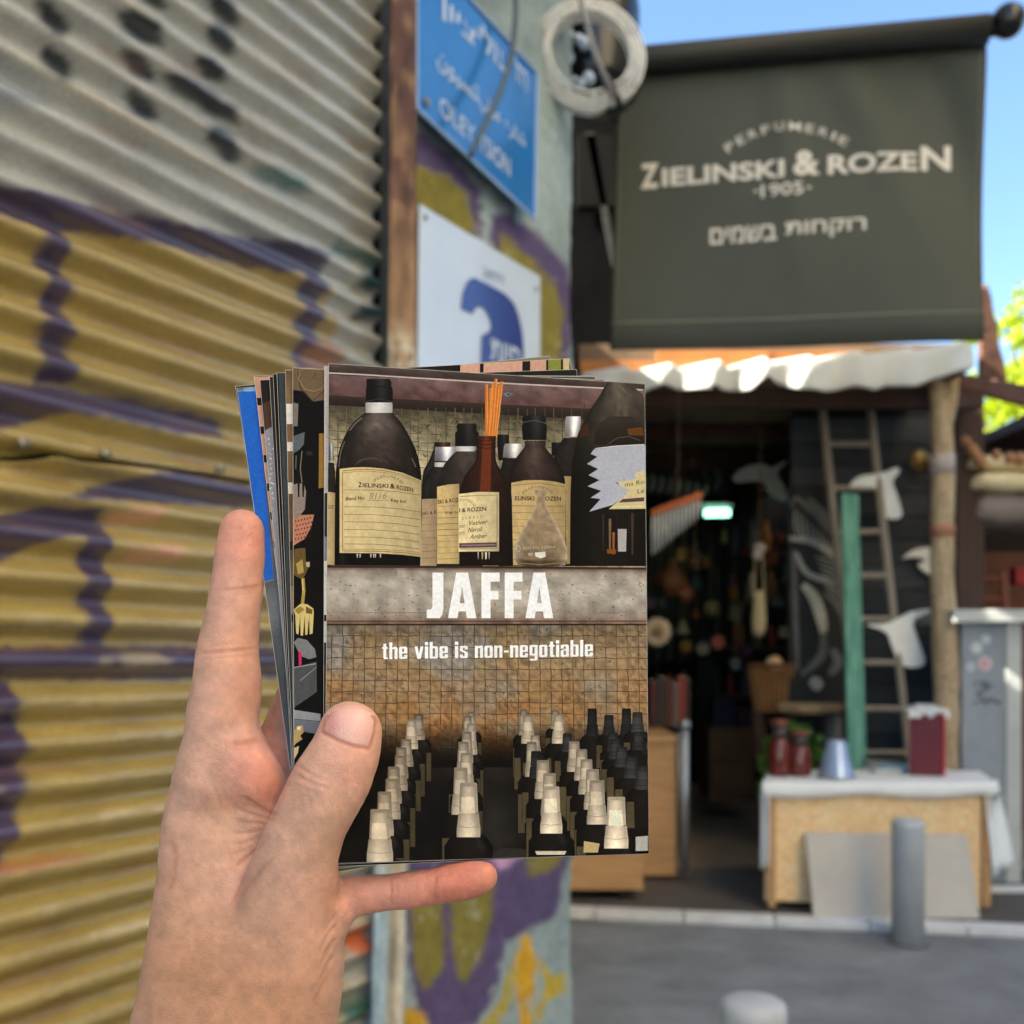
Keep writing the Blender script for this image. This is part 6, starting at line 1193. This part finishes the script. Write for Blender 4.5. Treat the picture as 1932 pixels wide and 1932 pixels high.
# ================================================================ the hand: one continuous skin grown from a distance field
HS = .00055; HX, HY, HZ = (-.152, .006), (.288, .384), (CAM_H-.236, CAM_H+.052)
gx = np.arange(HX[0], HX[1], HS); gy = np.arange(HY[0], HY[1], HS); gz = np.arange(HZ[0], HZ[1], HS)
def J(px_, py_, Y, r): p = P(px_, py_, Y); return (p.x, p.y, p.z, r/F*Y)
FIELD = np.full((len(gx), len(gy), len(gz)), .05, np.float32)
def chain(js, n=5, flat=1.0, pad=.014):
    """smooth tapered chain through joints (x, y, z, r) -> (slices, distances); flat < 1 thins it in depth"""
    q = np.array(spline(js, n)); lo = (q[:, :3]-q[:, 3:4]).min(0)-pad; hi = (q[:, :3]+q[:, 3:4]).max(0)+pad
    sl = tuple(slice(max(0, int((a-g[0])/HS)), max(1, min(len(g), int((b-g[0])/HS)+2))) for a, b, g in zip(lo, hi, (gx, gy, gz)))
    X, Y, Z = gx[sl[0]].astype(np.float32)[:, None, None], gy[sl[1]].astype(np.float32)[None, :, None], gz[sl[2]].astype(np.float32)[None, None, :]
    D = np.full((X.shape[0], Y.shape[1], Z.shape[2]), .05, np.float32)
    for a, b in zip(q[:-1], q[1:]):
        m = max(a[3], b[3])+pad; ix = slice(*np.searchsorted(X.ravel(), (min(a[0], b[0])-m, max(a[0], b[0])+m))); iy = slice(*np.searchsorted(Y.ravel(), (min(a[1], b[1])-m, max(a[1], b[1])+m))); iz = slice(*np.searchsorted(Z.ravel(), (min(a[2], b[2])-m, max(a[2], b[2])+m)))
        x, y, z = X[ix]-np.float32(a[0]), (Y[:, iy]-np.float32(a[1]))/np.float32(flat), Z[:, :, iz]-np.float32(a[2])
        d = (b-a).astype(np.float32); dy = d[1]/flat; L2 = d[0]**2+dy**2+d[2]**2+1e-12
        t = np.clip((x*d[0]+y*dy+z*d[2])/L2, 0, 1)
        dist = np.sqrt((x-t*d[0])**2+(y-t*dy)**2+(z-t*d[2])**2)-(a[3]+t*d[3])
        D[ix, iy, iz] = np.minimum(D[ix, iy, iz], dist*(.5+.5*flat))
    return sl, D
def blend(cd, k):
    sl, D = cd; Fv = FIELD[sl]; kk = k if np.isscalar(k) else k[None, None, sl[2]].astype(np.float32)
    h = np.clip(.5+.5*(Fv-D)/kk, 0, 1); FIELD[sl] = Fv*(1-h)+D*h-kk*h*(1-h)
# palm and wrist
blend(chain([J(418, 1425, .3335, 66), J(413, 1500, .336, 90), J(418, 1570, .338, 112), J(425, 1650, .339, 125), J(437, 1720, .340, 146), J(450, 1800, .341, 171), J(443, 1880, .342, 179), J(428, 1950, .343, 181), J(405, 2060, .345, 186), J(385, 2160, .347, 192), J(355, 2320, .350, 200), J(325, 2500, .353, 210)], 5, .72), .002)
blend(chain([J(540, 1560, .352, 70), J(545, 1680, .354, 84), J(520, 1800, .352, 95), J(480, 1920, .349, 110)], 4), .010)     # little-finger side of the palm
blend(chain([J(457, 1004, .3262, 42.5), J(454, 1050, .3262, 47.5), J(447, 1108, .3265, 49.5), J(440, 1160, .327, 51.5), J(430.5, 1224, .3278, 58), J(428, 1290, .329, 63), J(420.5, 1350, .3305, 67.5), J(418, 1400, .332, 70.5), J(416, 1460, .334, 80)], 5), .004)
blend(chain([J(462, 1425, .3265, 44), J(482, 1462, .3255, 50), J(500, 1500, .329, 44), J(500, 1550, .334, 50)], 5), .007)          # fleshy pad at the root of the index
blend(chain([J(500, 1490, .344, 62), J(531, 1385, .350, 40), J(600, 1250, .355, 43), J(690, 1150, .353, 40), J(720, 1120, .352, 36)], 5), .004)
blend(chain([J(545, 1590, .351, 66), J(640, 1490, .357, 44), J(740, 1395, .355, 42), J(815, 1320, .352, 37)], 5), .005)
blend(chain([J(560, 1705, .346, 56), J(640, 1694, .332, 38.5), J(700, 1687, .3292, 36.5), J(736, 1683, .328, 34), J(775, 1679, .3271, 36.2), J(818, 1672, .3264, 34.8), J(850, 1666, .326, 37.5), J(882, 1660, .3257, 36.5), J(908, 1655, .3255, 31.5)], 5), .004)
kz = np.interp(gz, [P(0, 1760, .33).z, P(0, 1680, .33).z, P(0, 1600, .33).z, P(0, 1500, .33).z], [.015, .0045, .0012, .0015])
PALMF = FIELD.copy()
thumb = chain([J(660, 1384, .3096, 61), J(651, 1418, .3094, 66), J(637, 1448, .3098, 70), J(622, 1478, .3106, 74), J(603, 1516, .3120, 72.5), J(580, 1562, .3145, 72), J(560, 1622, .3185, 79), J(546, 1700, .3235, 92), J(533, 1790, .3285, 105), J(505, 1880, .333, 113), J(470, 1960, .337, 125)], 5, .92)
blend(thumb, kz)
# surface nets
S = FIELD < 0
def corner(i, j, k): return S[i:S.shape[0]-1+i, j:S.shape[1]-1+j, k:S.shape[2]-1+k]
cnt = sum(corner(i, j, k).astype(np.int8) for i in (0, 1) for j in (0, 1) for k in (0, 1)); act = (cnt > 0) & (cnt < 8)
I = np.argwhere(act); idx = np.full(act.shape, -1, np.int32); idx[act] = np.arange(len(I))
acc = np.zeros((len(I), 3)); num = np.zeros(len(I)); OFF = [(i, j, k) for i in (0, 1) for j in (0, 1) for k in (0, 1)]
val = {o: FIELD[I[:, 0]+o[0], I[:, 1]+o[1], I[:, 2]+o[2]] for o in OFF}
for a in OFF:
    for ax in range(3):
        if a[ax] == 0:
            b = list(a); b[ax] = 1; b = tuple(b); fa, fb = val[a], val[b]; c = (fa < 0) != (fb < 0); t = np.where(c, fa/np.where(c, fa-fb, 1), 0); p = np.tile(np.array(a, float), (len(I), 1)); p[:, ax] += t; acc[c] += p[c]; num[c] += 1
HV = (I+acc/num[:, None])*HS+np.array([gx[0], gy[0], gz[0]])
fcs = []
for ax in range(3):
    o1, o2 = [(1, 2), (2, 0), (0, 1)][ax]; n = S.shape
    s0 = [slice(1, n[d]-1) for d in range(3)]; s0[ax] = slice(0, n[ax]-1); s1 = list(s0); s1[ax] = slice(1, n[ax])
    A0, A1 = S[tuple(s0)], S[tuple(s1)]; e = np.argwhere(A0 != A1); off = np.array([s.start for s in s0]); inside = A0[A0 != A1]; e = e+off
    def ci(d1, d2):
        q = e.copy(); q[:, o1] -= d1; q[:, o2] -= d2; return idx[q[:, 0], q[:, 1], q[:, 2]]
    quad = np.stack([ci(1, 1), ci(0, 1), ci(0, 0), ci(1, 0)], 1); ok = (quad >= 0).all(1); quad = quad[ok]; ins = inside[ok]
    fcs.append(np.where(ins[:, None], quad, quad[:, ::-1]))
HF = np.concatenate(fcs)
E_idx = np.concatenate([HF[:, [0, 1]], HF[:, [1, 2]], HF[:, [2, 3]], HF[:, [3, 0]]]); E_idx = np.concatenate([E_idx, E_idx[:, ::-1]])
deg = np.bincount(E_idx[:, 0], minlength=len(HV)).astype(float)
def lap(V_):
    out = np.stack([np.bincount(E_idx[:, 0], V_[E_idx[:, 1], d], len(V_)) for d in range(3)], 1)/deg[:, None]; return out
for it in range(10): HV = HV+(lap(HV)-HV)*.6
def vnormals(V_):
    n = np.cross(V_[HF[:, 2]]-V_[HF[:, 0]], V_[HF[:, 3]]-V_[HF[:, 1]]); out = np.zeros_like(V_)
    for k in range(4):
        for d in range(3): out[:, d] += np.bincount(HF[:, k], n[:, d], len(V_))
    return out/np.maximum(np.linalg.norm(out, axis=1, keepdims=True), 1e-12)
HN = vnormals(HV)
if (HN*(HV-HV.mean(0))).sum() < 0: HF = HF[:, ::-1]; HN = -HN
hp = np.stack([966+F*HV[:, 0]/HV[:, 1], YH-F*(HV[:, 2]-CAM_H)/HV[:, 1]], 1)
front = np.clip(-HN[:, 1]*2.2, 0, 1)
# creases: (polyline, width px, depth mm)
CREASE = [
 ([(418, 1114), (450, 1112), (480, 1108), (500, 1104)], 4, .22), ([(420, 1122), (455, 1120), (490, 1116)], 3, .10),
 ([(372, 1232), (400, 1232), (440, 1228), (470, 1225), (492, 1221)], 4, .26), ([(380, 1244), (430, 1240), (488, 1233)], 3, .12), ([(400, 1218), (450, 1215), (486, 1212)], 3, .10),
 ([(430, 1404), (455, 1402), (475, 1398), (495, 1390)], 6, .40), ([(430, 1416), (460, 1412), (485, 1408)], 4, .15),
 ([(448, 1500), (470, 1512), (500, 1530), (530, 1538)], 5, .38), ([(440, 1520), (470, 1535), (505, 1545), (528, 1548)], 4, .22), ([(436, 1545), (470, 1552), (510, 1555)], 4, .20), ([(432, 1570), (465, 1572), (505, 1562)], 4, .20), ([(430, 1592), (460, 1590), (498, 1575)], 3, .16), ([(428, 1612), (455, 1608), (485, 1595)], 3, .14),
 ([(450, 1700), (480, 1660), (520, 1615)], 5, .2), ([(440, 1640), (470, 1615), (500, 1590)], 4, .3),
 ([(556, 1440), (572, 1452), (596, 1466), (622, 1476)], 4, .16), ([(552, 1458), (575, 1470), (604, 1482), (630, 1490)], 4, .16), ([(548, 1474), (570, 1486), (600, 1498)], 3, .12), ([(640, 1470), (660, 1476), (684, 1480)], 3, .10),
 ([(735, 1655), (738, 1680), (735, 1712)], 4, .25), ([(745, 1655), (748, 1680), (745, 1710)], 3, .12), ([(818, 1640), (822, 1670), (818, 1706)], 4, .18),
 ([(640, 1740), (618, 1765), (600, 1800)], 4, .20), ([(640, 1765), (620, 1790), (604, 1825)], 4, .20), ([(636, 1795), (616, 1822), (600, 1860)], 4, .18), ([(625, 1835), (606, 1862), (590, 1900)], 4, .16), ([(642, 1720), (622, 1742), (606, 1770)], 3, .14),
 ([(318, 1580), (330, 1610), (326, 1650), (315, 1690)], 6, .22), ([(372, 1218), (378, 1226), (384, 1240)], 4, .15),
]
cr = np.zeros(len(HV))
for pl_, w_, d_ in CREASE:
    q = np.array(spline(pl_, 5)); lo, hi = q.min(0)-20, q.max(0)+20; sel = np.where((hp[:, 0] > lo[0]) & (hp[:, 0] < hi[0]) & (hp[:, 1] > lo[1]) & (hp[:, 1] < hi[1]) & (front > 0))[0]
    if len(sel) == 0: continue
    dd = polydist(hp[sel], q, False); ends = np.minimum(np.hypot(*(hp[sel]-q[0]).T), np.hypot(*(hp[sel]-q[-1]).T)); cr[sel] = np.maximum(cr[sel], np.exp(-(dd/w_)**2)*d_*1.35*np.clip(ends/14, .15, 1)*front[sel])
vi = [np.clip(((HV[:, d]-g[0])/HS).round().astype(int), 0, len(g)-1) for d, g in enumerate((gx, gy, gz))]      # the fold where thumb and palm meet
tsl, tD = thumb; ti = [np.clip(v-s.start, 0, n-1) for v, s, n in zip(vi, tsl, tD.shape)]
fold = np.exp(-((tD[ti[0], ti[1], ti[2]]-PALMF[vi[0], vi[1], vi[2]])/.0011)**2)*np.clip((1712-hp[:, 1])/70, 0, 1)*np.clip((hp[:, 1]-1470)/30, 0, 1)*front*(hp[:, 0] < 560)*np.clip((vnoise(hp, 30, 79)+.45), 0, 1)
cr = np.maximum(cr, fold*1.1)
fine = (vnoise(hp @ np.array([[.8, .25], [-.35, 1.0]]), 6, 71)-.5)*.10+(vnoise(hp @ np.array([[.30, .9], [.95, -.3]])*np.array([.35, 1]), 7, 77)-.5)*.16*np.clip((hp[:, 1]-1420)/60, 0, 1)*np.clip((1760-hp[:, 1])/100, 0, 1)+(vnoise(hp, 34, 72)-.5)*.22+(vnoise(hp, 90, 73)-.5)*.5
NAILP = [(608, 1380), (612, 1360), (625, 1344), (648, 1334), (680, 1334), (700, 1343), (709, 1360), (706, 1384), (697, 1411), (668, 1407), (638, 1396)]
isthumb = (HV[:, 1] < .3115) & (front > .05) & (hp[:, 1] < 1430)
nail = np.zeros(len(HV)); edge = np.zeros(len(HV)); sel = np.where(isthumb)[0]
dn = polydist(hp[sel], NAILP); dn = np.where(inpoly(hp[sel], NAILP), dn, -dn); nail[sel] = np.clip(dn/4+.5, 0, 1); edge[sel] = np.exp(-((dn+1)/4.0)**2)*(hp[sel, 1] > 1350)
bump_ = (fine*(1-nail)-cr)*.001+nail*.00012-edge*.00032
HV = HV+HN*bump_[:, None]
# skin tone
def blob(x, y, r, a=1.0): return a*np.exp(-(((hp[:, 0]-x)**2+(hp[:, 1]-y)**2)/r**2))[:, None]
SK = np.array(lin((224, 177, 153))); PINK = np.array(lin((224, 146, 124))); RED = np.array(lin((206, 112, 88))); TANC = np.array(lin((206, 154, 118))); PALE = np.array(lin((226, 180, 142)))
c = np.tile(SK, (len(HV), 1))
def mx_(c, t, k): k = np.clip(k, 0, 1); return c*(1-k)+t*k
c = mx_(c, PINK, blob(460, 1010, 90, .75)+blob(485, 1450, 60, .85)+blob(660, 1430, 60, .3)+blob(470, 1300, 70, .3)+blob(440, 1200, 70, .25)); c = mx_(c, RED, blob(890, 1655, 85, .75)+blob(780, 1685, 80, .45)+blob(670, 1700, 50, .35)+blob(505, 1500, 34, .35))
c = mx_(c, TANC, blob(330, 1800, 170, .55)+blob(420, 1930, 200, .6)+blob(540, 1900, 120, .3)); c = mx_(c, PALE, blob(420, 1570, 70, .35)+blob(600, 1560, 60, .25)+blob(440, 1230, 50, .2))
mott = (vnoise(hp, 26, 75)*.6+vnoise(hp, 9, 76)*.4)[:, None]; c = c*(.80+.40*mott)*np.array([1.0, 1.02-.05, 1.0]); c = mx_(c, np.array(lin((176, 92, 70))), (np.clip(cr*.95, 0, .42))[:, None])
c = mx_(c, np.array(lin((234, 184, 174))), nail[:, None]*.9); c = mx_(c, np.array(lin((190, 108, 82))), edge[:, None]*.55); c = mx_(c, np.array(lin((206, 142, 140))), (nail*np.exp(-((hp[:, 0]-622)/16)**2))[:, None]*.7)
cols = np.concatenate([c, (1-nail)[:, None]], 1)
SKIN = mat('skin', rough=.5, var=.04, scale=180, vcol=True, spec=.5, bump=.00022, bscale=1500, sss=.22)
nt = SKIN.node_tree; at = [n for n in nt.nodes if n.type == 'ATTRIBUTE'][0]; mr = nt.nodes.new('ShaderNodeMapRange'); mr.inputs[3].default_value = .07; mr.inputs[4].default_value = .52
nt.links.new(at.outputs['Alpha'], mr.inputs[0]); nt.links.new(mr.outputs[0], nt.nodes['Principled BSDF'].inputs['Roughness'])
nt.nodes['Principled BSDF'].inputs['Subsurface Scale'].default_value = .0045
hand = mkobj('person', HV, HF, SKIN, None, True, cols); tag(hand, 'bare hand holding up a fan of postcards, thumb across the front', 'person')
